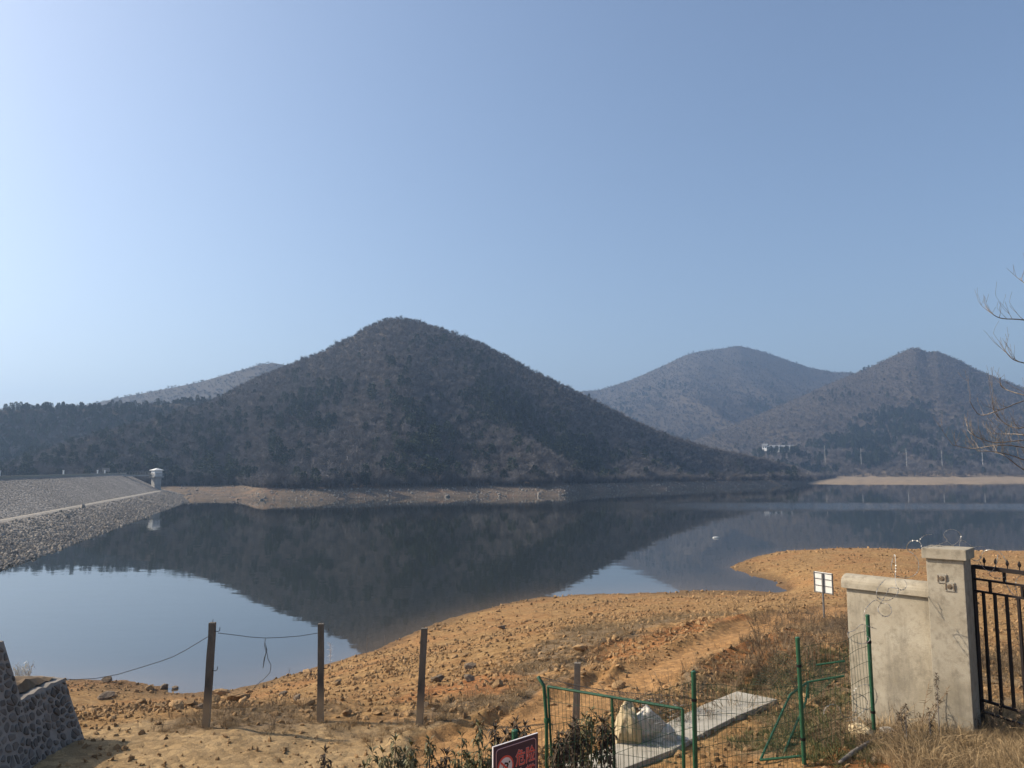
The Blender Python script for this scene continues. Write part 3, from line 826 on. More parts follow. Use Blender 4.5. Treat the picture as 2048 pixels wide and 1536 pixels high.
for i in pick[:45]:
    place_tree(pine_meshes[random.randrange(4)], P[i], random.uniform(.75, 1.1), random.uniform(0, 6.28), "pine_tree", "dark evergreen standing out among bare trees on the cone-shaped hill's face", "tree", "lone evergreens on the hill face", M['needle'])
P, cp, t = sample_hill(hV2, 9000, 0.9, 1.0, 79)
pick = [i for i in range(len(P)) if t[i] > .97 and 1690 < cp[i] < 1800]
for i in pick[:36]:
    place_tree(pine_meshes[random.randrange(4)], P[i], random.uniform(.5, .9), random.uniform(0, 6.28), "pine_tree", "dark pine on the skyline left of the twin-topped hill's summit", "tree", "pines up to the twin summit", M['needle'])
# front row of trees along the water
P, cp, t = sample_hill(hV1, 5000, 0.0, 0.05, 80)
pick = [i for i in range(len(P)) if 520 < cp[i] < 1620 and t[i] < .03]
random.shuffle(pick)
for i in pick[:150]:
    zone = "on the spur nearest the dam" if cp[i] < 700 else ("straight below the cone-shaped hill's peak" if cp[i] < 1140 else "along the dark bank right of the point")
    place_tree(bare_meshes[random.randrange(6)], P[i], random.uniform(.75, 1.1), random.uniform(0, 6.28), "bare_tree", "grey leafless tree in the waterside row " + zone, "tree", "waterside trees " + zone, M['twig'])

# stones of the far banks
def rock_mesh(name, seed, rough=.28, sub=2, cut=(.45, .85)):
    r = random.Random(seed)
    bm = bmesh.new(); bmesh.ops.create_icosphere(bm, subdivisions=sub, radius=1.0)
    planes = [(Vector((r.gauss(0, 1), r.gauss(0, 1), r.gauss(0, 1))).normalized(), r.uniform(*cut)) for _ in range(8)]
    for v in bm.verts:
        c = v.co.copy()
        for n, d in planes:
            k = c.dot(n)
            if k > d: c -= n * (k - d)
        c *= 1 + r.uniform(-rough, rough) * .25
        v.co = Vector((c.x * 1.15, c.y * .95, c.z * .7))
    me = bpy.data.meshes.new(name); bm.to_mesh(me); bm.free()
    return me
small_rocks = [rock_mesh("pebble_%d" % i, 300 + i, .5, 1) for i in range(6)]
PEB = proto_coll("pebble", small_rocks, M['rock'])
rip_rocks = [rock_mesh("riprap_%d" % i, 330 + i, .5, 1) for i in range(4)]
RIP = proto_coll("riprap", rip_rocks, M['riprap'])
def bank_stones(hv, n, pxr, label, seed, size):
    V, nb, nrow, px = hv
    r = np.random.default_rng(seed)
    j = np.nonzero((px > pxr[0]) & (px < pxr[1]))[0]
    j = r.choice(j[:-1], n); i = r.integers(1, nb - 1, n); u = r.random(n)[:, None]; v = r.random(n)[:, None]
    P = V[i, j] * (1 - u) * (1 - v) + V[i, j + 1] * u * (1 - v) + V[i + 1, j] * v * (1 - u) + V[i + 1, j + 1] * u * v
    P = P[P[:, 2] > -.1]; m = len(P)
    s = size * r.lognormal(0, .5, m)
    scatter("bank_stones", label, "stones", P, r.uniform(0, 6.28, (m, 3)), np.repeat(s[:, None], 3, 1), r.integers(0, 4, m), RIP)
bank_stones(hV1, 2800, (360, 1640), "loose stones on the bare bank under the cone-shaped hill", 3, .22)

# ------------------------------------------------------------------ dam
DU = Vector((-.290, .957, 0)); DN = Vector((.957, .290, 0))
def dam_pt(s, n, z): p = DU * s + DN * n; return Vector((p.x, p.y, z))
dam = empty("dam", dam_pt(230, -49, 8.2), "long stone-pitched dam with a pale berm path sloping to the lake", "dam")
dl = dam.location
def dam_strip(name, prof, mat, s0=10, s1=296, ns=60, jit=0.0, end_drop=False):
    mb = MB(); V = []
    for i in range(ns + 1):
        s = s0 + (s1 - s0) * i / ns
        for (n, z) in prof:
            V.append(dam_pt(s, n, z + random.uniform(-jit, jit)) - dl)
    k = len(prof)
    F = [(i * k + j, i * k + j + 1, (i + 1) * k + j + 1, (i + 1) * k + j) for i in range(ns) for j in range(k - 1)]
    mb.add(V, F)
    # close the far end
    return mb.build(name, mat, dam, fix=False)
dam_strip("upper_face", [(-49.2, 8.15), (-45, 6.2), (-41, 4.3), (-37.6, 2.72)], M['dam'], jit=.03)
dam_strip("berm_path", [(-37.6, 2.72), (-37.6, 2.8), (-36.9, 2.8), (-36.3, 2.6)], M['berm'])
dam_strip("lower_face", [(-36.3, 2.6), (-33, 1.75), (-29, .7), (-26.2, 0), (-20, -1.6), (-10, -4)], M['dam'], ns=200, jit=.12)
dam_strip("crest_road", [(-60, 2), (-55, 8.2), (-49.9, 8.2), (-49.9, 8.7), (-49.6, 8.7), (-49.6, 8.15), (-49.2, 8.15)], M['slab'])
mb = MB()
pr = [(-60, -4), (-60, 2), (-55, 8.2), (-49.2, 8.15), (-37.6, 2.7), (-36.3, 2.6), (-26.2, 0), (-10, -4)]
mb.add([dam_pt(295.9, n, z) - dl for n, z in pr] + [dam_pt(312, n * .98 - 1, min(z, -1)) - dl for n, z in pr], [(i, i + 1, 9 + i, 8 + i) for i in range(7)])
mb.build("end_slope", M['dam'], dam)
# diagonal joint / cable on the face
mb = MB(); p0 = dam_pt(118, -42.5, 5.1) - dl; p1 = dam_pt(112, -35.5, 2.55) - dl
mb.tube([p0 + (p1 - p0) * k / 6 + Vector((0, 0, .12 + (.25 if 4 < k < 6 else 0))) for k in range(7)], .10, 5)
mb.build("drain_pipe", M['dark_wire'], dam)
r = np.random.default_rng(5)
n = 22000
s = 20 + 270 * r.uniform(0, 1, n) ** 1.5; k = r.uniform(0, 1, n) ** .75; nn = -36.2 + 10.6 * k; zz = 2.55 - 2.6 * k
P = np.stack([DU.x * s + DN.x * nn, DU.y * s + DN.y * nn, zz], -1)
sz = r.lognormal(math.log(.15), .4, n)
scatter("riprap_stones", "loose grey riprap stones along the dam's foot", "stones", P, r.uniform(0, 6.28, (n, 3)), np.repeat(sz[:, None], 3, 1), r.integers(0, 4, n), RIP)
for i, s_ in enumerate((128, 168, 214, 252, 262)):
    mb = MB(); p = dam_pt(s_, -49.75, 8.7)
    mb.box(-.14, .14, -.14, .14, 0, .9); mb.box(-.2, .2, -.2, .2, .9, 1.0)
    o = mb.build("marker_post", M['white_wall']); o.location = p
    props(o, ["first", "second", "third", "fourth", "fifth"][i] + " small white marker post from the near end of the dam crest", "post", "marker posts on the dam crest")
# small sign board on the crest
e = empty("notice_board", dam_pt(268, -50.6, 8.2), "small dark notice board on two legs at the dam crest", "sign")
for sx in (-.8, .8): MB().box(sx - .06, sx + .06, -.06, .06, 0, 1.6).build("leg", M['steel'], e)
MB().box(-1.2, 1.2, -.05, .05, 1.0, 2.2).build("board", M['grey_roof'], e)

# intake tower
tp = at_y(312, 975, 268)
tower = empty("intake_tower", (tp.x, tp.y, -2), "white intake tower hut on a concrete shaft beside the dam", "tower")
TB = 7.5 + 2
tower.rotation_euler = (0, 0, R(-38))
MB().box(-1.15, 1.15, -1.15, 1.15, 0, TB - .4).build("shaft", M['tower_conc'], tower)
MB().box(-1.75, 1.75, -1.75, 1.75, TB - .4, TB).build("deck", M['tower_conc'], tower)
w = MB().box(-1.3, 1.3, -1.3, 1.3, TB, TB + 2.0).build("wall", M['white_wall'], tower)
wi = MB().box(-.35, .35, 1.25, 1.35, TB + .8, TB + 1.6).build("window", M['white_panel'], tower)
MB().box(-.3, .3, 1.353, 1.38, TB + .85, TB + 1.55).build("pane", M['glass'], wi)
mb = MB(); e_ = 1.75; z0 = TB + 2.0
mb.add([(-e_, -e_, z0), (e_, -e_, z0), (e_, e_, z0), (-e_, e_, z0), (-e_, -e_, z0 + .12), (e_, -e_, z0 + .12), (e_, e_, z0 + .12), (-e_, e_, z0 + .12), (-.3, 0, z0 + .8), (.3, 0, z0 + .8)],
       [(3, 2, 1, 0), (0, 1, 5, 4), (1, 2, 6, 5), (2, 3, 7, 6), (3, 0, 4, 7), (4, 5, 9, 8), (5, 6, 9), (6, 7, 8, 9), (7, 4, 8)])
mb.build("roof", M['white_panel'], tower)
mb = MB()
for x_, y_ in [(-1.68 + .48 * i, -1.68) for i in range(8)] + [(-1.68, -1.68 + .48 * i) for i in range(8)] + [(1.68, -1.68 + .48 * i) for i in range(8)]:
    mb.box(x_ - .04, x_ + .04, y_ - .04, y_ + .04, TB, TB + .95)
mb.box(-1.72, 1.72, -1.72, -1.64, TB + .95, TB + 1.05); mb.box(-1.72, -1.64, -1.63, 1.7, TB + .95, TB + 1.05); mb.box(1.64, 1.72, -1.63, 1.7, TB + .95, TB + 1.05)
mb.build("railing", M['steel'], tower)
br = empty("footbridge", (tp.x - 2.2, tp.y, 7.6), "narrow footbridge from the dam crest to the white intake tower", "bridge")
cp_ = dam_pt(283, -49.4, 8.1); dv = Vector((cp_.x - tp.x + 2.2, cp_.y - tp.y, 0)); L_ = dv.length; dv.normalize(); sd = Vector((-dv.y, dv.x, 0))
MB().obox(dv * L_ / 2 + Vector((0, 0, .2)), dv * L_ / 2, sd * .7, (0, 0, .22)).build("deck", M['tower_conc'], br)
for sgn in (-1, 1):
    mb = MB()
    for i in range(int(L_ / 1.1)): c = dv * (.3 + 1.1 * i) + sd * .65 * sgn + Vector((0, 0, .9)); mb.obox(c, dv * .04, sd * .04, (0, 0, .5))
    mb.obox(dv * L_ / 2 + sd * .65 * sgn + Vector((0, 0, 1.45)), dv * L_ / 2, sd * .05, (0, 0, .05))
    mb.build("railing", M['steel'], br)

# houses on the far shore
def far_house(px, py, D, w, d, h, label, rz):
    p = at_y(px, py, D)
    e = empty("house", p, label, "house", "houses on the far shore", rz)
    MB().box(-w / 2, w / 2, -d / 2, d / 2, -2.5, h).build("wall", M['white_wall'], e)
    mb = MB(); a = w / 2 + .6; c = d / 2 + .6
    mb.add([(-a, -c, h), (a, -c, h), (a, c, h), (-a, c, h), (-a, 0, h + 2.2), (a, 0, h + 2.2)], [(3, 2, 1, 0), (0, 1, 5, 4), (2, 3, 4, 5), (1, 2, 5), (3, 0, 4)])
    mb.build("roof", M['grey_roof'], e)
    for i in range(max(2, int(w / 3))):
        x = -w / 2 + (i + .5) * w / max(2, int(w / 3))
        wi = MB().box(x - .6, x + .6, -d / 2 - .08, -d / 2 - .01, h - 2.3, h - .9).build("window", M['grey_roof'], e)
        MB().box(x - .5, x + .5, -d / 2 - .12, -d / 2 - .085, h - 2.2, h - 1.0).build("pane", M['glass'], wi)
far_house(1531, 897, 770, 4.5, 6, 2.6, "small white house end beside the grey-roofed house on the far hillside", -.6)
far_house(1549, 899, 780, 11, 7, 2.4, "long white house with grey roof on the far hillside", -.5)
far_house(1574, 899, 785, 12, 7, 2.4, "second grey-roofed white house further along the far hillside", -.5)
for i in range(60):
    px = random.uniform(1490, 1655) if i < 30 else random.uniform(1536, 1600); b0 = at_y(px, random.uniform(903, 915) + (6 if px > 1600 else 0) if i < 30 else random.uniform(900, 906), random.uniform(742, 766))
    place_tree(pine_meshes[random.randrange(4)], (b0.x, b0.y, b0.z - (2.0 if px > 1538 else 3.4)), random.uniform(.9, 1.25), random.uniform(0, 6.28), "pine_tree", "green pine in the grove below the white far-shore houses", "tree", "pine grove below the houses", M['needle'])
# utility poles
for i, (px, y0, y1) in enumerate(((1650, 891, 912), (1722, 896, 916), (1813, 897, 920), (1884, 900, 922), (1965, 900, 918))):
    b0 = at_y(px, y1, 735); t0 = at_y(px, y0, 735)
    e = empty("utility_pole", (b0.x, 735, b0.z - 6), ["first", "second", "third", "fourth", "fifth"][i] + " pale utility pole from the white houses along the far shore", "pole", "utility poles along the far shore")
    H = t0.z - b0.z + 6
    MB().tube([(0, 0, 0), (0, 0, H)], [.17, .12], 8).build("shaft", M['cement'], e)
    MB().box(-.6, .6, -.05, .05, H - .7, H - .58).build("crossarm", M['steel'], e)
# drift on the water and at the bank
fp = at_z(1432, 1076, 0)
mb = MB(); mb.tube([(-.5, 0, .0), (-.35, 0, .05), (.3, 0, .06), (.5, .05, .03)], [.04, .13, .14, .05], 8)
o = mb.build("float", M['white_panel'], smooth=True); o.location = fp; props(o, "small pale float drifting alone on the open dark water", "float")

# ------------------------------------------------------------------ haze
mb = MB(); mb.box(-2600, 2600, -300, 3200, -11, 330)
hm = bpy.data.materials.new("haze"); hm.use_nodes = True
hn = hm.node_tree; hn.nodes.clear()
ho = hn.nodes.new("ShaderNodeOutputMaterial"); hv = hn.nodes.new("ShaderNodeVolumePrincipled")
hv.inputs['Color'].default_value = (0.43, 0.65, 1.0, 1)
hv.inputs['Density'].default_value = HAZE_DENSITY
hv.inputs['Anisotropy'].default_value = 0.35
hn.links.new(hv.outputs[0], ho.inputs['Volume'])
o = mb.build("haze", hm); props(o, "thin blue winter haze over lake and hills", "haze", None, "stuff")

# ------------------------------------------------------------------ rubble retaining wall
def clip_poly(poly, p, q):      # keep the side nearer to p than q
    mx, my = (p[0] + q[0]) / 2, (p[1] + q[1]) / 2; dx, dy = q[0] - p[0], q[1] - p[1]
    out = []
    for i in range(len(poly)):
        a, b = poly[i], poly[(i + 1) % len(poly)]
        da = (a[0] - mx) * dx + (a[1] - my) * dy; db = (b[0] - mx) * dx + (b[1] - my) * dy
        if da <= 0: out.append(a)
        if da * db < 0:
            t = da / (da - db); out.append((a[0] + (b[0] - a[0]) * t, a[1] + (b[1] - a[1]) * t))
    return out
def voronoi_cells(w, h, step, seed):
    r = random.Random(seed); pts = []
    ny = max(1, int(h / (step * .9))); nx = max(1, int(w / step))
    for j in range(ny):
        for i in range(nx + (j % 2)):
            pts.append(((i + .5 - .5 * (j % 2) + r.uniform(-.5, .5)) * w / nx, (j + .5 + r.uniform(-.5, .5)) * h / ny))
    cells = []
    for p in pts:
        poly = [(0, 0), (w, 0), (w, h), (0, h)]
        for q in sorted(pts, key=lambda q: (q[0] - p[0]) ** 2 + (q[1] - p[1]) ** 2)[1:22]:
            poly = clip_poly(poly, p, q)
            if len(poly) < 3: break
        if len(poly) >= 3: cells.append((p, poly))
    return cells
ZB = 5.6
rw = empty("retaining_wall", (-6.6, 11.2, ZB), "shaded grey rubble-stone retaining wall with stepped end by the path", "wall")
o0 = Vector(rw.location)
def battered(name, y0, y1, ztop, xb, xt, back, mat):
    mb = MB()
    V = []
    ns = int((y1 - y0) / .12) + 1
    for i in range(ns + 1):
        y = y0 + (y1 - y0) * i / ns
        for (x, z) in ((xb, ZB), (xb + (xt - xb) * .33, ZB + (ztop - ZB) * .33), (xb + (xt - xb) * .66, ZB + (ztop - ZB) * .66), (xt, ztop), (xt - .35, ztop + .02), (back, ztop), (back, ZB)):
            V.append(Vector((x + random.uniform(-.012, .012), y, z + (random.uniform(-.02, .02) if z > ZB + .1 else 0))) - o0)
    k = 7
    F = [(i * k + j, i * k + (j + 1) % k, (i + 1) * k + (j + 1) % k, (i + 1) * k + j) for i in range(ns) for j in range(k)]
    F += [tuple(range(k)), tuple(ns * k + j for j in range(k - 1, -1, -1))]
    mb.add(V, F)
    return mb.build(name, mat, rw)
low = battered("low_step", 11.1, 12.2, 6.83, -6.34, -6.82, -9.5, M['mortar'])
tall = battered("tall_step", 3.5, 11.1, 7.63, -6.34, -7.08, -8.4, M['mortar'])
def face_stones(parent, y0, y1, z0, z1, xb, xt, zt, step, seed, gap=.017):
    slope = Vector((xt - xb, 0, zt - ZB)); L = slope.length; up = slope.normalized(); nrm = Vector((up.z, 0, -up.x))
    h = (z1 - z0) * L / (zt - ZB)
    for p, poly in voronoi_cells(y1 - y0, h, step, seed):
        r = random.Random(int(p[0] * 1e5) + int(p[1] * 1e4))
        c = (sum(a[0] for a in poly) / len(poly), sum(a[1] for a in poly) / len(poly))
        ring = []
        pts = []
        for i in range(len(poly)):               # round the corners off
            a, b = poly[i], poly[(i + 1) % len(poly)]
            for t in (.2, .8): pts.append((a[0] + (b[0] - a[0]) * t, a[1] + (b[1] - a[1]) * t))
        rad = sum(math.hypot(a[0] - c[0], a[1] - c[1]) for a in pts) / len(pts)
        if rad < .025 or r.random() < .06: continue
        k0 = max(.4, 1 - gap * r.uniform(.6, 1.9) / rad); n = len(pts)
        V = []
        for kk, dep in ((k0, -.01), (k0 * .93, .012 * r.uniform(.6, 1.4)), (k0 * .6, .022 * r.uniform(.6, 1.3))):
            for a in pts:
                j = 1 + r.uniform(-.05, .05)
                s_, t_ = c[0] + (a[0] - c[0]) * kk * j, c[1] + (a[1] - c[1]) * kk * j
                base = Vector((xb, y0 + s_, ZB)) + up * ((z0 - ZB) * L / (zt - ZB) + t_)
                V.append(base + nrm * dep - o0)
        F = [(q * n + i, q * n + (i + 1) % n, (q + 1) * n + (i + 1) % n, (q + 1) * n + i) for q in range(2) for i in range(n)] + [tuple(range(2 * n, 3 * n))]
        MB().add(V, F).build("stone", M['wall_stone'], parent)
face_stones(low, 11.11, 12.19, 5.65, 6.81, -6.34, -6.82, 6.83, .12, 1)
face_stones(tall, 9.0, 11.09, 5.65, 7.58, -6.34, -7.08, 7.63, .125, 2)
MB().obox(Vector((-7.72, 7.2, 7.69)) - o0, (.62, 0, 0), (0, 3.85, 0), (0, 0, .03)).build("cement_cap", M['cement'], rw, bevel=.01)
mb = MB(); V = []
for j in range(14):
    for i in range(22):
        x = -6.93 - 2.5 * i / 21; y = 11.13 + 1.02 * j / 13
        V.append(Vector((x, y, 6.86 + .10 * math.sin(math.pi * j / 13) * (1 if 0 < i < 21 else 0) + random.uniform(-.02, .02))) - o0)
mb.add(V, [(j * 22 + i, j * 22 + i + 1, (j + 1) * 22 + i + 1, (j + 1) * 22 + i) for j in range(13) for i in range(21)])
mb.build("earth_fill", M['weed'], rw, fix=False)

# ------------------------------------------------------------------ concrete fence posts and their wires
def cpost(px0, py0, px1, py1, D, label, w=.10, hooks=(.92, .55), mat='old_concrete'):
    b = at_y(px0, py0, D); t = at_y(px1, py1, D); 
    zg = gz(b.x, b.y)
    e = empty("concrete_post", (b.x, b.y, min(b.z, zg) - .02), label, "post", "concrete fence posts on the shore")
    e.rotation_euler = (0, 0, random.uniform(-.15, .15))
    H = t.z - e.location.z; dx = t.x - b.x
    mb = MB(); hw = w / 2; V = []
    for i in range(9):
        k = -.15 + 1.15 * i / 8; q = hw * (1.06 - .1 * k)
        for sx, sy in ((-1, -1), (1, -1), (1, 1), (-1, 1)): V.append((sx * q + dx * k + random.uniform(-.004, .004), sy * q + random.uniform(-.004, .004), H * k))
    F = [(i * 4 + j, i * 4 + (j + 1) % 4, (i + 1) * 4 + (j + 1) % 4, (i + 1) * 4 + j) for i in range(8) for j in range(4)] + [(3, 2, 1, 0), (32, 33, 34, 35)]
    mb.add(V, F); mb.build("shaft", M[mat], e, bevel=.006)
    for hk in hooks:
        z = H * hk; x = dx * hk + hw
        MB().tube([(x - .02, -.02, z), (x + .05, -.03, z - .005), (x + .075, -.03, z + .01), (x + .08, -.03, z + .06)], .006, 5).build("hook", M['dark_wire'], e)
    MB().tube([(dx, 0, H - .02), (dx + .005, 0, H + .05)], .005, 5).build("rebar_tip", M['dark_wire'], e)
    return e, Vector((t.x, t.y, t.z))
p1, t1 = cpost(412, 1452, 425, 1245, 12.7, "dark weathered concrete post nearest the stone wall, wire tied on both sides")
p2, t2 = cpost(641, 1441, 642, 1247, 13.5, "upright concrete post with two hooks, middle of the three by the water")
p3, t3 = cpost(838, 1462, 849, 1256, 12.7, "leaning concrete post with pale foot nearest the red warning sign", hooks=())
p4, t4 = cpost(1151, 1480, 1155, 1325, 11.8, "pale concrete post standing behind the green mesh gate", w=.095, hooks=(), mat='pale_concrete')
def wire(name, pts, r, mat, label, cat="wire", group=None):
    mb = MB(); mb.tube(pts, r, 5); o = mb.build(name, mat); return props(o, label, cat, group)
def sag(a, b, s, n=14):
    return [a.lerp(b, i / n) - Vector((0, 0, s * 4 * (i / n) * (1 - i / n))) for i in range(n + 1)]
wp0 = at_y(130, 1358, 12.15); a1 = at_y(418, 1271, 12.66)
wire("fence_wire", [at_y(x, y, 12.15 + .5 * (x - 130) / 288) for x, y in ((130, 1358), (150, 1359), (190, 1357), (235, 1349), (275, 1337), (320, 1323), (345, 1314), (370, 1301), (395, 1286), (418, 1272))], .005, M['dark_wire'], "thin dark wire sagging from the stone wall to the nearest concrete post")
wire("fence_wire", [at_y(x, y, 12.7 + .8 * (x - 430) / 210) for x, y in ((436, 1266), (470, 1270), (500, 1274), (530, 1276), (560, 1275), (600, 1272), (636, 1266))], .005, M['dark_wire'], "thin dark wire strung between two concrete posts above the water")
wire("loose_wire", [at_y(x, y, 13.05) for x, y in ((531, 1277), (529, 1290), (532, 1305), (528, 1318), (526, 1336), (531, 1310), (534, 1300), (530, 1285), (533, 1300), (536, 1318), (542, 1330), (540, 1345), (528, 1358), (515, 1368), (505, 1380))], .005, M['dark_wire'], "tangled loose wire end dangling between the concrete posts")

# ------------------------------------------------------------------ plastered wall, pillar, iron gate
cBL = at_y(1843, 1116, 10.0); cw = .50
pu = Vector((math.cos(R(41)), -math.sin(R(41)), 0)); pv = Vector((-pu.y, pu.x, 0)); ZU = Vector((0, 0, 1))
pc = cBL + pu * cw / 2 + pv * cw / 2
gzp = gz(pc.x, pc.y) - .35
pil = empty("gate_pillar", (pc.x, pc.y, gzp), "square cement-rendered gate pillar with flat cap and two small tiles", "pillar", None, math.atan2(pu.y, pu.x))
H = cBL.z - gzp; hw = cw / 2; bw = hw - .04
MB().box(-bw, bw, -bw, bw, 0, H - .001).build("shaft", M['plaster'], pil, bevel=.008)
MB().box(-hw, hw, -hw, hw, H, H + .13).build("cap", M['plaster'], pil, bevel=.01)
for i, (px, py) in enumerate(((1884, 1157), (1900, 1173.5))):
    d = ray(px, py); q0 = pc - pv * bw; tt = (q0 - CAM).dot(pv) / d.dot(pv); w = CAM + d * tt - pc
    lx = w.dot(pu); lz = w.z + pc.z - gzp
    ti = MB().box(lx - .055, lx + .055, -bw - .012, -bw + .004, lz - .055, lz + .055).build("tile", M['slab'], pil, bevel=.003)
    mb = MB()
    for s_ in (-1, 1): mb.box(lx + s_ * .044 - .006, lx + s_ * .044 + .006, -bw - .018, -bw - .011, lz - .04, lz + .04)
    mb.build("tile_strip", M['grey_rock'], ti)
    mb = MB()
    for rad, dep in ((.034, .016), (.018, .022)): mb.tube([(lx, -bw - .01, lz), (lx, -bw - dep, lz)], [rad, rad * .85], 16)
    mb.build("rosette", M['grey_rock'], ti)
wR = at_y(1856, 1195, 10.18); wL = at_z(1685, 1175, wR.z)
wu = (wR - wL); wlen = wu.length + .12; wu.normalize(); wv = Vector((-wu.y, wu.x, 0))
gw = min(gz(wL.x, wL.y), gz(wR.x, wR.y)) - .3
wall = empty("rendered_wall", (wL.x, wL.y, gw), "cement-rendered wall with rounded coping joined to the gate pillar", "wall", None, math.atan2(wu.y, wu.x))
HW = wR.z - gw
MB().box(.03, wlen, .05, .30, 0, HW - .001).build("wall_body", M['plaster'], wall, bevel=.006)
prof = [(0, 0), (0, .07)] + [(.175 - .175 * math.cos(a), .07 + .11 * math.sin(a)) for a in [math.pi * k / 10 for k in range(1, 10)]] + [(.35, .07), (.35, 0)]
mb = MB(); mb.extrude([Vector((-.02, y, HW + z)) for y, z in prof], (wlen + .02, 0, 0)); mb.build("coping", M['plaster'], wall)

gs = at_y(1946, 1129, 10.12); ge = at_z(2048, 1142, gs.z)
gu = (ge - gs); gu.normalize(); gv = Vector((-gu.y, gu.x, 0))
gate = empty("iron_gate", (gs.x, gs.y, gs.z), "black iron gate of vertical bars with spear tips beside the pillar", "gate", None, math.atan2(gu.y, gu.x))
def gzoff(py): return at_y(1942, py, 10.12).z - gs.z
GL = 2.6
MB().box(0, GL, -.028, .028, gzoff(1136.5), .0).build("rail", M['iron'], gate)
for ya, yb in ((1155, 1159), (1179, 1183), (1397, 1402), (1421, 1425), (1447, 1451)):
    MB().box(0, GL, -.016, .016, gzoff(yb), gzoff(ya)).build("rail", M['iron'], gate)
MB().box(-.03, .012, -.025, .025, gzoff(1453), gzoff(1130)).build("hinge_stile", M['iron'], gate)
nb_ = int(GL / .155)
for i in range(nb_):
    x = .12 + .155 * i
    MB().box(x - .015, x + .015, -.0145, .0145, gzoff(1398), gzoff(1182)).build("bar", M['iron'], gate)
    mb = MB(); xs_ = .16 + .155 * i
    mb.tube([(xs_, 0, 0), (xs_, 0, .035), (xs_, 0, .036), (xs_, 0, .06), (xs_, 0, .075), (xs_, 0, .115)], [.006, .006, .011, .02, .018, .001], 6)
    mb.build("spear_tip", M['iron'], gate)
for i in range(6):
    x = .3 + .42 * i
    MB().box(x + .12 - .014, x + .12 + .014, -.013, .013, gzoff(1156), gzoff(1136)).build("stub", M['iron'], gate)
    MB().box(x - .08 - .014, x - .08 + .014, -.013, .013, gzoff(1180), gzoff(1158)).build("stub", M['iron'], gate)
    MB().box(x - .05 - .012, x - .05 + .012, -.012, .012, gzoff(1422), gzoff(1401)).build("stub", M['iron'], gate)
    MB().box(x + .12 - .012, x + .12 + .012, -.012, .012, gzoff(1448), gzoff(1424)).build("stub", M['iron'], gate)

# razor wire
def smooth_path(pts, per=8):
    P = [Vector(p) for p in pts]; out = []
    for i in range(len(P) - 1):
        p0 = P[max(i - 1, 0)]; p1_ = P[i]; p2_ = P[i + 1]; p3_ = P[min(i + 2, len(P) - 1)]
        for k in range(per):
            t = k / per
            out.append(.5 * ((2 * p1_) + (p2_ - p0) * t + (2 * p0 - 5 * p1_ + 4 * p2_ - p3_) * t * t + (3 * p1_ - p0 - 3 * p2_ + p3_) * t ** 3))
    out.append(P[-1]); return out
def razor(pix, label, r=.003, step=.03):
    pts = smooth_path([at_y(*p) for p in pix])
    c = pts[0].copy()
    e = empty("razor_wire", c, label, "razor wire", "razor wire coils")
    MB().tube([p - c for p in pts], r, 5).build("core_wire", M['razor'], e)
    mb = MB(); acc = 0
    for a, b in zip(pts[:-1], pts[1:]):
        L = (b - a).length
        acc += L
        if acc >= step and L > 1e-6:
            acc = 0; t = (b - a).normalized(); s = t.orthogonal().normalized(); s.rotate(Matrix.Rotation(random.uniform(0, 3), 3, t))
            mb.obox(a - c, t * .006, s * .0075, t.cross(s) * .0012)
    bb = mb.build("barb", M['razor'], e); bb["kind"] = "stuff"
def z5(x, y, D): return (1600 + x / 4.571, 1000 + y / 4.571, D)
def z4(x, y, D): return (1450 + x / 3.425, 1200 + y / 3.425, D)
razor([z5(1112, 440, 9.98), z5(1105, 400, 10.0), z5(1080, 376, 10.05), z5(1040, 370, 10.1), z5(1000, 385, 10.15), z5(976, 430, 10.2), z5(990, 462, 10.2), z5(1045, 500, 10.15), z5(1082, 560, 10.1),
       z5(1080, 640, 10.1), z5(1040, 690, 10.15), z5(960, 712, 10.2), z5(880, 690, 10.2), z5(840, 640, 10.2), z5(836, 590, 10.2), z5(866, 500, 10.2), z5(875, 600, 10.12), z5(872, 700, 10.05), z5(878, 770, 10.0), z5(905, 815, 9.98), z5(945, 820, 9.98), z5(976, 780, 9.98), z5(955, 730, 10.0)],
      "razor wire looping from the wall coping up to the pillar cap")
razor([z5(1090, 375, 10.3), z5(1110, 345, 10.3), z5(1150, 320, 10.3), z5(1205, 314, 10.3)], "short curl of razor wire rising behind the pillar cap")
razor([z5(1120, 432, 10.1), z5(1230, 415, 10.1), z5(1300, 395, 10.12), z5(1345, 370, 10.15), z5(1320, 335, 10.15), z5(1315, 310, 10.15), z5(1340, 280, 10.15), z5(1385, 268, 10.15), z5(1440, 285, 10.15), z5(1472, 330, 10.15), z5(1450, 375, 10.12), z5(1400, 412, 10.1), z5(1330, 418, 10.1), z5(1240, 428, 10.1)],
      "single upright loop of razor wire on top of the pillar")
razor([z5(1340, 370, 10.15), z5(1390, 410, 10.15), z5(1450, 432, 10.2), z5(1475, 365, 10.2), z5(1560, 415, 10.25), z5(1640, 465, 10.25)], "straightened strand of razor wire leaving the back of the pillar cap")
razor([z5(1690, 430, 10.0), z5(1630, 425, 10.0), z5(1580, 440, 10.0), z5(1554, 485, 9.98), z5(1565, 535, 9.95), z5(1605, 556, 9.9), z5(1645, 540, 9.9), z5(1665, 490, 9.9), z5(1700, 462, 9.85), z5(1760, 455, 9.8), z5(1830, 480, 9.75), z5(1880, 550, 9.7), z5(1900, 620, 9.7), z5(1885, 690, 9.7), z5(1830, 715, 9.75), z5(1760, 705, 9.8), z5(1730, 670, 9.8), z5(1765, 640, 9.8), z5(1795, 580, 9.75), z5(1808, 500, 9.75)],
      "razor wire coil hanging over the iron gate's top rail")
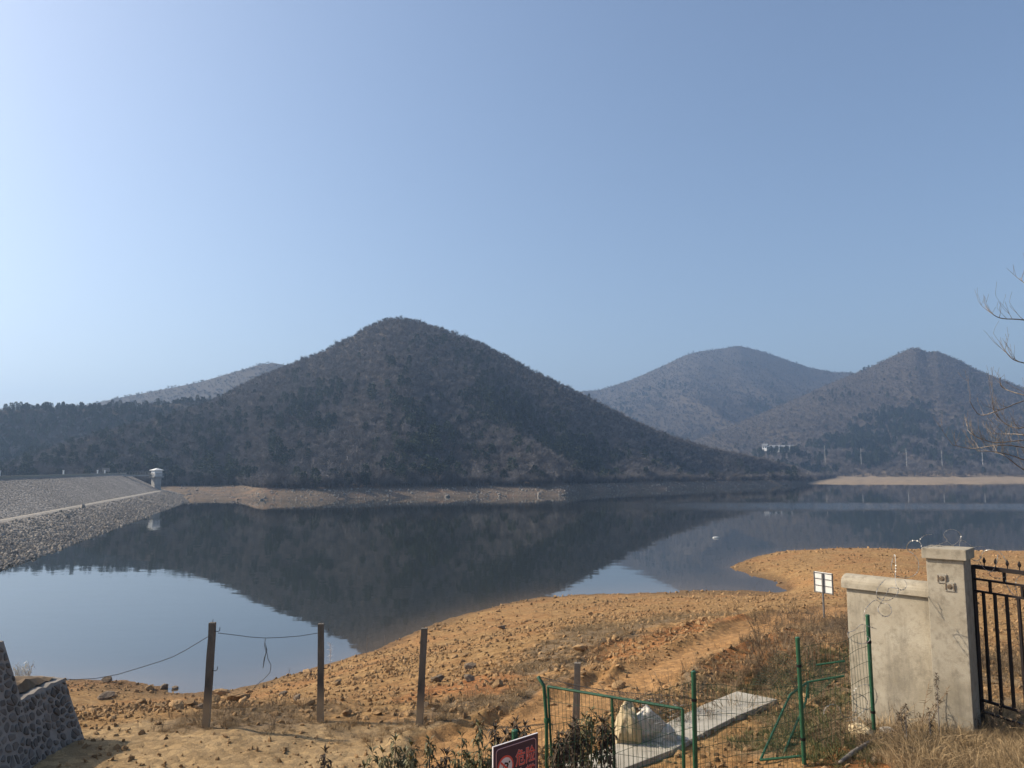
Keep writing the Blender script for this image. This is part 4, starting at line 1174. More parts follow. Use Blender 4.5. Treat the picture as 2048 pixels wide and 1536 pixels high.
razor([z5(1640, 560, 9.85), z5(1690, 630, 9.85), z5(1760, 655, 9.8), z5(1850, 660, 9.75), z5(1885, 760, 9.7), z5(1920, 830, 9.65), z5(1985, 890, 9.6), z5(1972, 800, 9.6), z5(1978, 730, 9.6), z5(2010, 695, 9.55), z5(2060, 690, 9.5), z5(2110, 720, 9.45)], "razor wire strand trailing down across the iron gate")
razor([z5(780, 725, 9.95), z5(720, 790, 9.9), z5(700, 850, 9.85), z5(720, 900, 9.85), z5(800, 920, 9.8), z5(880, 870, 9.8), z5(895, 820, 9.85), z5(850, 800, 9.9), z5(810, 810, 9.95), z5(800, 840, 9.95), z5(740, 940, 9.85), z5(712, 1000, 9.8), z5(750, 1055, 9.75), z5(800, 1062, 9.75), z5(838, 1020, 9.8), z5(810, 955, 9.85), z5(750, 945, 9.9), z5(690, 915, 9.85), z5(630, 960, 9.8), z5(590, 1020, 9.78), z5(585, 1100, 9.78)],
      "tangled razor wire coil hanging in front of the rendered wall")
razor([z5(585, 1150, 9.8), z5(600, 1230, 9.78), z5(640, 1270, 9.75), z5(600, 1310, 9.75), z5(540, 1310, 9.78), z5(470, 1280, 9.8), z5(435, 1220, 9.85), z5(500, 1190, 9.85), z5(560, 1140, 9.8), z5(640, 1160, 9.75), z5(700, 1180, 9.8)], "razor wire wound round the top of the green post by the wall")
razor([z4(676, 790, 9.95), z4(685, 745, 9.95), z4(730, 715, 9.95), z4(780, 735, 9.95), z4(800, 785, 9.9), z4(850, 806, 9.9), z4(892, 770, 9.88), z4(900, 700, 9.9), z4(870, 650, 9.92), z4(910, 595, 9.9), z4(970, 580, 9.85), z4(1025, 610, 9.85), z4(1040, 680, 9.85), z4(1000, 745, 9.85), z4(930, 740, 9.88), z4(880, 700, 9.9), z4(890, 645, 9.9), z4(950, 660, 9.88), z4(975, 705, 9.88), z4(950, 760, 9.9), z4(880, 820, 9.92), z4(820, 830, 9.93)], "fallen razor wire coils at the foot of the green post by the wall")

# ------------------------------------------------------------------ green mesh fence
def gpost(pxt, pyt, D, r, label, pxb=None, cap=True, under=.3, D2=None):
    t = at_y(pxt, pyt, D)
    b = at_y(pxb[0], pxb[1], D2 or D) if pxb else t.copy()
    zg = gz(b.x, b.y)
    k = (zg - under - t.z) / (b.z - t.z) if abs(b.z - t.z) > 1e-3 else 1
    base = t + (b - t) * k if pxb else Vector((t.x, t.y, zg - under))
    e = empty("fence_post", base, label, "post", "green fence posts")
    v = t - base
    MB().tube([(0, 0, 0), v], r, 14, False).build("tube", M['green_paint'], e, smooth=True)
    n = v.normalized()
    MB().tube([v - n * .02, v + n * .004, v + n * .012], [r * 1.08, r * 1.08, r * .8], 14).build("cap", M['green_paint'], e)
    for kk in (.35, .82): 
        c = v * kk; MB().tube([c - n * .015, c + n * .015], r * 1.22, 10).build("clip", M['iron'], e)
    return t, base
T1, B1 = gpost(1387, 1344, 8.9, .026, "thick green fence post right of the mesh gate frame", (1391, 1536))
T2, B2 = gpost(1595, 1276, 9.35, .025, "tall green fence post leaning before the fallen mesh gate", (1609, 1536))
T3, B3 = gpost(1735, 1231, 9.85, .024, "green fence post standing against the rendered wall", (1748, 1462))
T0, B0 = gpost(1029.5, 1462, 8.25, .031, "short fat green post holding the red warning sign")
def mesh_panel(name, a_bot, a_top, b_bot, b_top, label, dx=.06, dz=.17, wob=.012, r=.0022, rim=True, cat="fence", mat='green_wire'):
    e = empty(name, a_bot, label, cat, "green wire mesh")
    w = ((a_bot + a_top) / 2 - (b_bot + b_top) / 2).length; h = (a_top - a_bot).length
    nx = max(3, int(w / dx)); nz = max(3, int(h / dz))
    nrm = (b_bot - a_bot).cross(a_top - a_bot).normalized()
    ph = random.uniform(0, 9)
    def pt(u, v):
        p = a_bot.lerp(b_bot, u).lerp(a_top.lerp(b_top, u), v)
        s_ = math.sin(u * 7 + ph + v * 2) * math.sin(u * math.pi)
        return p + nrm * (.05 * s_) + Vector((0, 0, -1)) * (.03 * math.sin(u * math.pi) * (1 + .4 * math.sin(u * 11 + ph)) * v) + Vector((random.uniform(-wob, wob) * .3, 0, random.uniform(-wob, wob) * .3)) - a_bot
    mb = MB()
    for i in range(nx + 1):
        mb.tube([pt(i / nx, j / 6) for j in range(7)], r, 4, False)
    mb2 = MB()
    for j in range(nz + 1):
        mb2.tube([pt(i / 14, j / nz) for i in range(15)], r * 1.15, 4, False)
    for nm, m_ in (("upright_wires", mb), ("cross_wires", mb2)):
        q = m_.build(nm, M[mat], e, fix=False); q["kind"] = "stuff"
    return e
gd = lambda p, h: Vector((p.x, p.y, gz(p.x, p.y) + h))
zt = lambda p, z: Vector((p.x, p.y, z))
mesh_panel("mesh_fence", gd(B0, .02), zt(B0, at_y(1030, 1470, 8.25).z), gd(B1, .02), T1 - Vector((0, 0, .09)), "green wire mesh between the sign post and the thick post right of the gate")
mesh_panel("mesh_fence", gd(B1, .02), T1 - Vector((0, 0, .12)), gd(B2, .02), T2 - Vector((0, 0, .55)), "sagging green wire mesh between two tall posts beside the pale slab")
mesh_panel("mesh_fence", gd(B2, .02), T2 - Vector((0, 0, .12)), gd(B3, .02), T3 - Vector((0, 0, .18)), "green wire mesh stretched between the leaning post and the wall post")
BL = Vector((-2.6, 8.0, 0)); BLt = gd(BL, .75)
mesh_panel("mesh_fence", gd(BL, .02), BLt, gd(B0, .02), zt(B0, at_y(1030, 1490, 8.25).z), "low green wire mesh behind the drooping shrubs, left of the warning sign")
# mesh gate: bent-topped post, frame of tubes, mesh
gpA = at_y(1096, 1373, 10.0); gpB = at_z(1365, 1418, gpA.z)
ga0 = gd(gpA, .05); gb0 = gd(gpB, .05); ga0.x += .05
gp = empty("mesh_gate", gd(gpA, 0), "green tube-framed wire mesh gate in front of the pale boulder", "gate")
g0 = Vector(gp.location)
MB().tube([gpA - g0, gpB - g0], .017, 8).build("top_rail", M['green_paint'], gp)
MB().tube([gpA - g0, ga0 - g0], .015, 8).build("stile", M['green_paint'], gp)
MB().tube([gpB - g0, gb0 - g0], .017, 8).build("stile", M['green_paint'], gp)
mA = gpA.lerp(gpB, .5); mB_ = ga0.lerp(gb0, .5)
MB().tube([mA - g0, mB_ - g0], .015, 8).build("middle_stile", M['green_paint'], gp)
MB().tube([ga0 - g0, gb0 - g0], .015, 8).build("bottom_rail", M['green_paint'], gp)
mb = MB()
for i in range(32):
    u = (i + .5) / 32; a = gpA.lerp(gpB, u); b = ga0.lerp(gb0, u); j = Vector((random.uniform(-.01, .01), 0, 0))
    mb.tube([a - g0, a.lerp(b, .5) + j - g0, b - g0], .0022, 4, False)
q = mb.build("upright_wires", M['green_wire'], gp, fix=False); q["kind"] = "stuff"
mb = MB()
for i in range(1, 6): mb.tube([gpA.lerp(ga0, i / 6) - g0, mA.lerp(mB_, i / 6) - g0, gpB.lerp(gb0, i / 6) - g0], .0024, 4, False)
q = mb.build("cross_wires", M['green_wire'], gp, fix=False); q["kind"] = "stuff"
# leaning post with a bent tip and its strand of barbed wire
bp = [at_y(1076, 1353, 10.05), at_y(1088, 1372, 10.05), at_y(1093, 1440, 10.0), at_y(1094, 1536, 9.9)]
b0_ = gd(bp[3], -.2); e = empty("bent_post", b0_, "slim dark green post with bent tip at the gate's left stile", "post")
MB().tube([bp[0] - b0_, bp[1] - b0_, bp[2] - b0_, Vector((bp[3].x, bp[3].y, b0_.z)) - b0_], .022, 8).build("tube", M['green_paint'], e, smooth=True)
MB().tube([bp[2] - b0_ + Vector((0, 0, .02)), bp[2] - b0_ - Vector((0, 0, .03))], .032, 8).build("clamp", M['green_paint'], e)
pts = [at_y(1078, 1353, 10.05).lerp(at_y(1346, 1391, 9.3), i / 24) - Vector((0, 0, .05 * math.sin(math.pi * i / 24))) for i in range(25)]
e = empty("barbed_wire", pts[0], "dark barbed wire strand stretched above the green mesh gate", "wire")
MB().tube([p - pts[0] for p in pts], .0045, 5).build("strand", M['dark_wire'], e)
mb = MB()
for p in pts[1:-1]:
    for k in range(2): 
        d = Vector((random.gauss(0, 1), random.gauss(0, 1), random.gauss(0, 1))).normalized() * .022; mb.tube([p - d - pts[0], p + d - pts[0]], .002, 3, False)
q = mb.build("barb", M['dark_wire'], e, fix=False); q["kind"] = "stuff"
# loose mesh above the gate
mb = MB(); c0 = at_y(1090, 1372, 10.1)
e = empty("loose_mesh", c0, "sagging loose wire netting hanging between the barbed wire and gate rail", "netting")
for i in range(22):
    a = pts[i] ; u = min(1, i / 21 + .04); b = gpA.lerp(gpB, u); mb.tube([a - c0, (a + b) / 2 + Vector((random.uniform(-.04, .04), .02, 0)) - c0, b - c0], .0018, 3, False)
for k in (.35, .7): mb.tube([pts[i].lerp(gpA.lerp(gpB, i / 22), k) - c0 + Vector((0, 0, random.uniform(-.015, .015))) for i in range(22)], .0018, 3, False)
q = mb.build("wires", M['dark_wire'], e, fix=False); q["kind"] = "stuff"

# fallen mesh gate leaf behind the fence
def lift(px, py, h): p = G(px, py); return Vector((p.x, p.y, p.z + h))
fa = lift(1521, 1529, .05); fb = at_y(1580, 1390, 10.9); fc = at_y(1616, 1364, 11.3); fd = at_y(1688, 1352, 11.2); fe = lift(1604, 1522, .05)
ff = at_y(1566, 1512, 9.9); fg = at_y(1612, 1402, 10.9); fh = at_y(1632, 1330, 11.9); fi = at_y(1690, 1322, 11.8)
e = empty("fallen_gate", fa, "buckled green mesh gate leaf collapsed against the bank by the wall", "gate")
for nm, ps in (("frame_bar", [fa, fb, fc, fd]), ("frame_bar", [fa, fe]), ("frame_bar", [ff, fg, fc]), ("frame_bar", [fh, fi]), ("frame_bar", [fc, fc - Vector((0, 0, .22))])):
    MB().tube([p - fa for p in ps], .015, 8).build(nm, M['green_paint'], e)
mb = MB()
def patch(a, b, c, d, nu, nv, r=.0017):
    def f(u, v):
        p = a.lerp(b, u).lerp(d.lerp(c, u), v); return p - fa + Vector((random.uniform(-.008, .008), 0, .04 * math.sin(5 * u + 3 * v)))
    for i in range(nu + 1): mb.tube([f(i / nu, j / 6) for j in range(7)], r, 3, False)
    for j in range(nv + 1): mb.tube([f(i / 6, j / nv) for i in range(7)], r, 3, False)
patch(fa, fe, fg, fb, 18, 16); patch(fb, fg, fd, fc, 14, 8); patch(fc, fd, fi, fh, 16, 9)
fj = at_y(1560, 1300, 12.6); fk = at_y(1500, 1370, 12.2); patch(fk, fb, fh, fj, 18, 14)
q = mb.build("mesh", M['green_wire'], e, fix=False); q["kind"] = "stuff"

# ------------------------------------------------------------------ warning sign
sTL = at_y(987, 1495, 7.85); sTR = at_z(1076, 1466.5, sTL.z)
su = (sTR - sTL); SW = su.length; su.normalize(); SH = SW * .98
sg = empty("warning_sign", sTL - Vector((0, 0, SH)), "dark red danger sign with a no-climbing symbol on the fat green post", "sign", None, math.atan2(su.y, su.x))
def flat_mat(name, c, rough=.45):
    m, nt, b = new_mat(name)
    n = noise_out(nt, 8, 4, .6); col = ramp(nt, n, [(.3, tuple(x * .85 for x in c)), (.7, c)])
    nt.links.new(col, b.inputs['Base Color']); b.inputs['Roughness'].default_value = rough
    return m
M['sign_dark'] = flat_mat('sign_dark', (.05, .022, .045)); M['sign_red'] = flat_mat('sign_red', (.72, .09, .06)); M['sign_pink'] = flat_mat('sign_pink', (.75, .45, .42))
M['sign_white'] = flat_mat('sign_white', (.75, .68, .66)); M['sign_black'] = flat_mat('sign_black', (.015, .015, .018)); M['sign_edge'] = flat_mat('sign_edge', (.85, .8, .78))
bd = MB().box(0, SW, 0, .012, 0, SH).build("board", M['sign_dark'], sg)
MB().box(-.006, -.0005, -.001, .013, 0, SH + .006).build("edge", M['sign_edge'], sg)
MB().box(0, SW, -.001, .013, SH + .0005, SH + .006).build("edge", M['sign_edge'], sg)
mb = MB(); m_ = SW * .055; rr_ = SW * .06
rim = []
for cx, cz_, a0 in ((SW - m_ - rr_, SH - m_ - rr_, 0), (m_ + rr_, SH - m_ - rr_, 90), (m_ + rr_, m_ + rr_, 180), (SW - m_ - rr_, m_ + rr_, 270)):
    for k in range(6): a = R(a0 + 18 * k); rim.append((cx + rr_ * math.cos(a), cz_ + rr_ * math.sin(a)))
rim.append(rim[0])
mb.tube([(x, -.002, z) for x, z in rim], .004, 4, False); mb.build("border_line", M['sign_pink'], sg)
ccx, ccz, cr = SW * .26, SH * .635, SW * .175
def disc(r, y, n=40): return [(ccx + r * math.cos(2 * math.pi * k / n), y, ccz + r * math.sin(2 * math.pi * k / n)) for k in range(n)]
def plate(name, poly, mat, th=.0015, parent=sg): 
    return MB().extrude([Vector(p) for p in poly], (0, -th, 0)).build(name, mat, parent)
plate("symbol_disc", disc(cr, -.0008), M['sign_red'])
plate("symbol_field", disc(cr * .82, -.0027), M['sign_white'])
def quad2(x0, z0, x1, z1, w, y, nm, mat):
    d = Vector((x1 - x0, 0, z1 - z0)).normalized(); s_ = Vector((-d.z, 0, d.x)) * w
    a = Vector((ccx + x0 * cr, y, ccz + z0 * cr)); b = Vector((ccx + x1 * cr, y, ccz + z1 * cr))
    plate(nm, [a - s_, b - s_, b + s_, a + s_], mat)
k_ = cr * .05
mbp = MB()
for (x0, z0, x1, z1, w) in ((-.3, .12, -.3, -.7, .6), (.0, -.1, .0, -.62, .5), (-.3, -.22, .0, -.2, .5), (-.3, -.5, .0, -.48, .5), (-.15, .34, .3, .22, 1.6), (.3, .22, .12, -.12, 1.9), (.12, -.12, .22, -.5, 1.1), (-.3, .1, .05, .38, .8), (.22, -.5, .32, -.52, .8)):
    d = Vector((x1 - x0, 0, z1 - z0)).normalized(); s_ = Vector((-d.z, 0, d.x)) * w * k_
    a = Vector((ccx + x0 * cr, -.0044, ccz + z0 * cr)); b = Vector((ccx + x1 * cr, -.0044, ccz + z1 * cr)); mbp.extrude([a - s_, b - s_, b + s_, a + s_], (0, -.001, 0))
mbp.extrude([Vector((ccx + cr * .46 + cr * .1 * math.cos(k * .628), -.0046, ccz + cr * .34 + cr * .1 * math.sin(k * .628))) for k in range(10)], (0, -.001, 0))
mbp.build("climber_figure", M['sign_black'], sg)
quad2(-.62, .5, .6, -.58, cr * .085, -.0062, "ban_stroke", M['sign_red'])
def glyph(ch, x, z, size, sx=1.0):
    for nm, mat, off, y in (("letter_outline", M['sign_pink'], .0042, -.003), ("letter", M['sign_red'], 0.0009, -.0045)):
        cu = bpy.data.curves.new("letter", 'FONT'); cu.body = ch; cu.size = size; cu.align_x = 'LEFT'; cu.offset = off; cu.extrude = .0006
        t = bpy.data.objects.new("letter", cu); COL.objects.link(t)
        bpy.context.view_layer.update()
        me_ = bpy.data.meshes.new_from_object(t.evaluated_get(bpy.context.evaluated_depsgraph_get()))
        bpy.data.objects.remove(t)
        me_.materials.clear(); me_.materials.append(mat)
        g = link(nm, me_, sg); g.location = (x, y, z); g.rotation_euler = (R(90), 0, 0); g.scale = (sx, 1, 1)
gsz = SW * .275
glyph("危", SW * .475, SH * .60, gsz, .82); glyph("险", SW * .70, SH * .60, gsz, .82)
glyph("止", SW * .475, SH * .30, gsz, .82); glyph("攀", SW * .70, SH * .30, gsz, .82)

# white board seen from behind
sp_ = G(1647, 1236); D_ = sp_.y
q0 = at_y(1646, 1166, D_); 
ws = empty("white_signboard", sp_ - Vector((0, 0, .2)), "white signboard seen from behind on a thin pole by the weeds", "sign", None, R(-60))
hz = at_y(1646, 1145, D_).z - sp_.z + .2; lz_ = at_y(1646, 1187, D_).z - sp_.z + .2
MB().tube([(0, .03, 0), (0, .03, hz - .03)], .03, 8).build("pole", M['steel'], ws)
MB().box(-.33, .33, .065, .085, lz_, hz).build("panel", M['white_panel'], ws)
for k in (.04, .36, .68, .96): MB().box(-.33, .33, .045, .063, lz_ + (hz - lz_) * k - .008, lz_ + (hz - lz_) * k + .008).build("brace", M['steel'], ws)
for sx in (-.325, .325): MB().box(sx - .008, sx + .008, .04, .092, lz_, hz).build("rim", M['steel'], ws)

# ------------------------------------------------------------------ pale slab walkway and painted boulder
sl = [(1120, 1552), (1250, 1500), (1330, 1462), (1400, 1428), (1475, 1397)]
sr = [(1240, 1552), (1345, 1512), (1405, 1478), (1470, 1444), (1556, 1408)]
A_ = [G(*p) for p in sl]; B_ = [G(*p) for p in sr]
e = empty("slab_walkway", A_[2], "pale concrete slab walkway rising behind the mesh fence", "walkway")
for i in range(4):
    a0, a1_, b0, b1 = A_[i], A_[i + 1], B_[i], B_[i + 1]
    zt_ = [p.z + .07 for p in (a0, b0, b1, a1_)]
    m0 = max(zt_[0], zt_[1]); m1 = max(zt_[2], zt_[3])
    gap = .012
    def lp(p, q): return p.lerp(q, gap), q.lerp(p, gap)
    P0, P3 = lp(a0, a1_); P1, P2 = lp(b0, b1)
    poly = [Vector((p.x, p.y, z)) - A_[2] for p, z in ((P0, m0), (P1, m0), (P2, m1), (P3, m1))]
    mb = MB(); mb.extrude([p - Vector((0, 0, .16)) for p in poly], (0, 0, .16)); mb.build("slab", M['slab'], e, bevel=.012)

def boulder(p, size, seed, mat, label, name="boulder", group=None, sub=3, rz=None, sink=.3, cat="rock"):
    me_ = rock_mesh("boulder_mesh", seed, .35, sub)
    o = link(name, me_, None, mat)
    o.location = (p.x, p.y, p.z + size[2] * (.7 - sink)); o.scale = size; o.rotation_euler = (random.uniform(-.2, .2), random.uniform(-.2, .2), random.uniform(0, 6.28) if rz is None else rz)
    props(o, label, cat, group)
    return o
pb = G(1262, 1496)
# big split boulder: smooth cream face on one side of a dark cleft, rough white mass on the other
sb = empty("split_boulder", pb, "rounded whitish split boulder with cream face behind the mesh gate", "rock")
def lump(name, mat, loc, size, seed, cut, rz, tilt=0.0):
    me_ = rock_mesh("lump", seed, .0, 4, cut)
    from mathutils import noise as mnoise
    for v_ in me_.vertices:
        k_n = mnoise.fractal(v_.co * 2.2 + Vector((seed, 0, 0)), .8, 2.0, 5)
        v_.co *= 1 + .13 * k_n
    for p_ in me_.polygons: p_.use_smooth = True
    q = link(name, me_, sb, mat); q.location = loc; q.scale = size; q.rotation_euler = (tilt, .08, rz)
lump("cream_face", M['cream_rock'], (-.05, -.02, .27), (.17, .24, .50), 911, (.6, .9), .35, -.05)
lump("white_side", M['pale_rock'], (.23, .10, .24), (.24, .28, .46), 917, (.6, .92), 1.1, .1)
lump("white_side", M['pale_rock'], (.42, .02, .12), (.17, .2, .26), 923, (.55, .9), 2.0)
mb = MB(); rq = random.Random(8)
for i in range(240):
    b_ = Vector((rq.gauss(.3, .16), rq.gauss(-.06, .12), rq.uniform(.0, .58))); d = Vector((rq.gauss(0, .7), rq.gauss(-.5, .5), rq.uniform(.1, 1))).normalized(); s_ = d.orthogonal().normalized() * .004
    mb.add([b_ - s_, b_ + s_, b_ + d * rq.uniform(.06, .16)], [(0, 1, 2)])
q = mb.build("ashy_twigs", M['steel'], sb, fix=False); q["kind"] = "stuff"
for px, py, s in ((1335, 1498, .13), (1318, 1508, .1), (1362, 1490, .11), (1300, 1520, .12), (1250, 1525, .08), (1130, 1528, .13)):
    boulder(G(px, py), (s * 1.2, s, s), random.randrange(999), M['pale_rock'], "small whitish stone beside the pale slab walkway", "stone", "whitish stones by the slab", 2)

# ------------------------------------------------------------------ named rocks on the shore
for px, py, w, mat, label in (
        (425, 1408, 26, 'rock', "tan boulder just right of the first concrete post's foot"),
        (378, 1413, 24, 'rock', "rounded tan boulder left of the first concrete post"),
        (352, 1420, 30, 'rock', "flat slanting slab of rock left of the first concrete post"),
        (400, 1418, 18, 'grey_rock', "grey cobble between two tan boulders near the first concrete post"),
        (440, 1392, 30, 'rock', "wide boulder at the lip of the small inlet"),
        (478, 1402, 38, 'rock', "broad brown boulder on its own right of the first concrete post"),
        (284, 1410, 20, 'rock', "squat tan rock in the rubble left of the posts"),
        (316, 1418, 18, 'rock', "small tan rock beside the slanting rock slab"),
        (213, 1397, 24, 'grey_rock', "pointed grey-brown rock in the rubble behind the stone wall"),
        (228, 1394, 14, 'rock', "small peaked rock next to the pointed grey-brown rock"),
        (300, 1380, 16, 'rock', "pale rock on the rubble spit near the inlet"),
        (330, 1377, 16, 'grey_rock', "dark stone standing at the inlet's edge"),
        (350, 1379, 14, 'grey_rock', "black stone in the shallows at the inlet"),
        (214, 1364, 16, 'grey_rock', "dark rock on the water's edge behind the stone wall"),
        (613, 1354, 24, 'rock', "smooth pale boulder on the water line left of the middle post"),
        (566, 1392, 16, 'grey_rock', "dark rock on the slope left of the middle post"),
        (595, 1400, 17, 'grey_rock', "second dark rock on the slope beside the middle post"),
        (675, 1366, 13, 'grey_rock', "small dark rock right of the middle post"),
        (875, 1364, 32, 'grey_rock', "large grey boulder on the slope right of the leaning post"),
        (940, 1338, 24, 'grey_rock', "flat dark rock upslope of the large grey boulder"),
        (937, 1362, 22, 'grey_rock', "dark rock above the orange scar"),
        (852, 1415, 20, 'grey_rock', "dark rock at the leaning post's right side"),
        (868, 1423, 13, 'grey_rock', "small dark rock beside the leaning post"),
        (893, 1405, 22, 'rock', "orange-brown rock under the orange scar"),
        (815, 1430, 18, 'rock', "wedge-shaped rock left of the leaning post's foot"),
        (1072, 1294, 16, 'rock', "angular pale rock alone on the slope above the ruts"),
        (1180, 1229, 11, 'rock', "blocky rock on the skyline side of the beach"),
        (1165, 1244, 12, 'rock', "low tan rock in the row across the upper beach"),
        (1200, 1245, 13, 'rock', "last tan rock of the row across the upper beach"),
        (1005, 1258, 18, 'grey_rock', "dark-sided rock on the beach near the waterline"),
        (1725, 1478, 46, 'cream_rock', "cream sandstone block at the foot of the green post by the wall"),
        (1777, 1472, 26, 'pale_rock', "pinkish white stone under the rendered wall"),
        (1832, 1456, 20, 'rock', "orange stone leaning on the rendered wall's foot"),
        (1833, 1472, 18, 'pale_rock', "small pale stone below the orange stone by the wall"),
        (1748, 1522, 16, 'grey_rock', "dark stone on the orange earth in the lower corner"),
        (1620, 1412, 34, 'rock', "flat tan rock inside the fallen mesh gate"),
        (475, 997, 5, 'grey_rock', "dark stump-like rock at the far bank beside the dam")):
    if py < 1100:
        p = at_z(px, 1002, 0); p.z = 0.4
    else: p = G(px, py)
    s = w / F_PX * (p - CAM).length / 2
    boulder(p, (s * 1.05, s * .9, s * random.uniform(.75, 1.0)), 500 + px, M[mat], label, "boulder" if w > 15 else "stone", "rocks on the shore", 3, sink=.25)

# countable stones strewn over the shore
r = random.Random(5); cnt = 0
stone_meshes = [rock_mesh("stone_mesh_%d" % i, 700 + i, .4, 2) for i in range(8)]
for m_ in stone_meshes: m_.materials.append(M['rock'])
while cnt < 150:
    px = r.uniform(150, 1250); py = r.uniform(1215, 1440)
    p = G(px, py)
    if p.z < .15 or p.y < 13.3: continue
    zone = "between the concrete posts" if 412 < px < 840 else ("behind the stone wall" if px <= 412 else "above the wheel ruts")
    s = r.lognormvariate(math.log(.058), .35) * (1 + p.y / 60)
    o = link("stone", r.choice(stone_meshes)); o.location = (p.x, p.y, p.z + s * .25); o.scale = (s, s * r.uniform(.7, 1), s * r.uniform(.6, .9)); o.rotation_euler = (r.uniform(-.4, .4), r.uniform(-.4, .4), r.uniform(0, 6.28))
    props(o, "loose tan stone strewn on the bare slope " + zone, "stone", "loose stones " + zone)
    cnt += 1

# ------------------------------------------------------------------ pebbles, grass and weeds (too many to count)
def ground_points(n, seed, dens, y0=8, y1=110, bias=1.6):
    r = np.random.default_rng(seed)
    out = []
    while sum(len(a) for a in out) < n:
        k = 30000
        a = r.uniform(R(-40), R(42), k); d = y0 * (y1 / y0) ** (r.random(k) ** bias)
        x, y = np.sin(a) * d, np.cos(a) * d
        keep = dens(x, y) > r.random(k)
        out.append(np.stack([x[keep], y[keep]], -1))
    P = np.concatenate(out)[:n]
    z = ground_z(P[:, 0], P[:, 1])
    return np.column_stack([P, z])
def dens_peb(x, y):
    t_, be_, we_, re_ = masks(x, y); z = base_z(x, y)
    clump = sstep(-.05, .16, fbm(x * .3, y * .3, 55, 4))
    return np.where(z > .03, (.2 + .80 * clump) * (1 - .96 * t_) * (1 - .6 * be_) * (1 - .4 * we_), 0)
P = ground_points(42000, 3, dens_peb, 9, 105, 1.0)
m_ = len(P); s = rng.lognormal(math.log(.019), .62, m_) * (1 + P[:, 1] / 45); s = np.minimum(s, .035 + .0022 * P[:, 1])
P[:, 2] += s * .2
scatter("pebbles", "tan pebbles and small stones covering the bare shore", "pebbles", P, rng.uniform(0, 6.28, (m_, 3)), np.stack([s, s, s * .8], -1), rng.integers(0, 6, m_), PEB)

def tuft_mesh(name, seed, n=46, h=.22, spread=.12, lean=.5, w=.0035):
    r = random.Random(seed); mb = MB()
    for i in range(n):
        a = r.uniform(0, 6.283); b = Vector((math.cos(a), math.sin(a), 0)) * spread * r.random()
        d = Vector((math.cos(a + r.gauss(0, .6)) * lean * r.random(), math.sin(a + r.gauss(0, .6)) * lean * r.random(), 1)).normalized()
        L = h * r.uniform(.45, 1.15); s_ = d.cross(Vector((r.gauss(0, 1), r.gauss(0, 1), 0))).normalized() * w
        m = b + d * L * .55; t = m + (d + Vector((d.x, d.y, -.5)) * .9).normalized() * L * .5
        mb.add([b - s_, b + s_, m + s_ * .7, m - s_ * .7, t], [(0, 1, 2, 3), (3, 2, 4)])
    return mb.mesh(name)
def weed_mesh(name, seed, h=.6, n=6, fuzz=90):
    r = random.Random(seed); mb = MB()
    for i in range(n):
        a = r.uniform(0, 6.283); d = Vector((math.cos(a) * .35, math.sin(a) * .35, 1)).normalized(); L = h * r.uniform(.5, 1.1)
        p0 = Vector((r.gauss(0, .03), r.gauss(0, .03), -.03)); p1_ = p0 + d * L * .6; p2_ = p1_ + (d + Vector((r.gauss(0, .2), r.gauss(0, .2), 0))).normalized() * L * .4
        mb.tube([p0, p1_, p2_], [.004, .003, .0015], 3, False)
        for k in range(fuzz // n):
            t = r.uniform(.25, 1); q_ = p0.lerp(p1_, t / .6) if t < .6 else p1_.lerp(p2_, (t - .6) / .4)
            dd = Vector((r.gauss(0, 1), r.gauss(0, 1), r.gauss(.4, .7))).normalized(); s_ = dd.orthogonal().normalized() * .004; LL = r.uniform(.03, .1)
            mb.add([q_ - s_, q_ + s_, q_ + dd * LL], [(0, 1, 2)])
    return mb.mesh(name)
GRASS = proto_coll("grass", [tuft_mesh("tuft_%d" % i, 10 + i, 60, .12 + .04 * i, .13, 1.3, .0022) for i in range(5)], M['grass'])
GREEN = proto_coll("green", [tuft_mesh("gtuft_%d" % i, 30 + i, 40, .10 + .04 * i, .12, .9) for i in range(3)], M['green_grass'])
WEED = proto_coll("weeds", [weed_mesh("weedm_%d" % i, 20 + i, .35 + .12 * i) for i in range(4)], M['weed'])
def dens_weed(x, y):
    t_, be_, we_, re_ = masks(x, y); return np.clip(we_ * 1.2 - .12, 0, 1) * (1 - t_)
P = ground_points(3600, 8, dens_weed, 9.5, 32, 1.0)
m_ = len(P); s = rng.lognormal(math.log(.36), .35, m_) * (.8 + P[:, 1] / 40)
scatter("dry_grass", "dry straw-coloured grass tufts on the weedy patches", "grass", P, np.stack([rng.normal(0, .12, m_), rng.normal(0, .12, m_), rng.uniform(0, 6.28, m_)], -1), np.repeat(s[:, None], 3, 1), rng.integers(0, 5, m_), GRASS)
def near_set(spots):
    Q = [(G(a, b), r_) for a, b, r_ in spots]
    def f(x, y):
        d = np.zeros_like(x)
        for p, r_ in Q: d = np.maximum(d, 1 - sstep(r_ * .4, r_, np.hypot(x - p.x, y - p.y)))
        return d
    return f
P = ground_points(1700, 9, near_set([(1900, 1500, 1.2), (1990, 1500, 1.3), (2040, 1470, 1.3), (1830, 1490, .8), (1940, 1470, .8), (2060, 1520, 1.3), (1780, 1480, .6)]), 7.9, 14, 1.0)
m_ = len(P); s = rng.lognormal(math.log(.58), .38, m_)
scatter("dry_grass", "dense dry grass round the pillar foot and iron gate", "grass", P, np.stack([rng.normal(0, .15, m_), rng.normal(0, .15, m_), rng.uniform(0, 6.28, m_)], -1), np.repeat(s[:, None], 3, 1), rng.integers(0, 5, m_), GRASS)
P = ground_points(700, 12, near_set([(1600, 1340, 1.0), (1640, 1330, .9), (1640, 1460, .8), (1560, 1480, .8), (1680, 1500, .7), (1520, 1380, .9), (1660, 1400, .9), (1580, 1440, .6)]), 8, 16, 1.0)
m_ = len(P); s = rng.lognormal(math.log(.6), .3, m_)
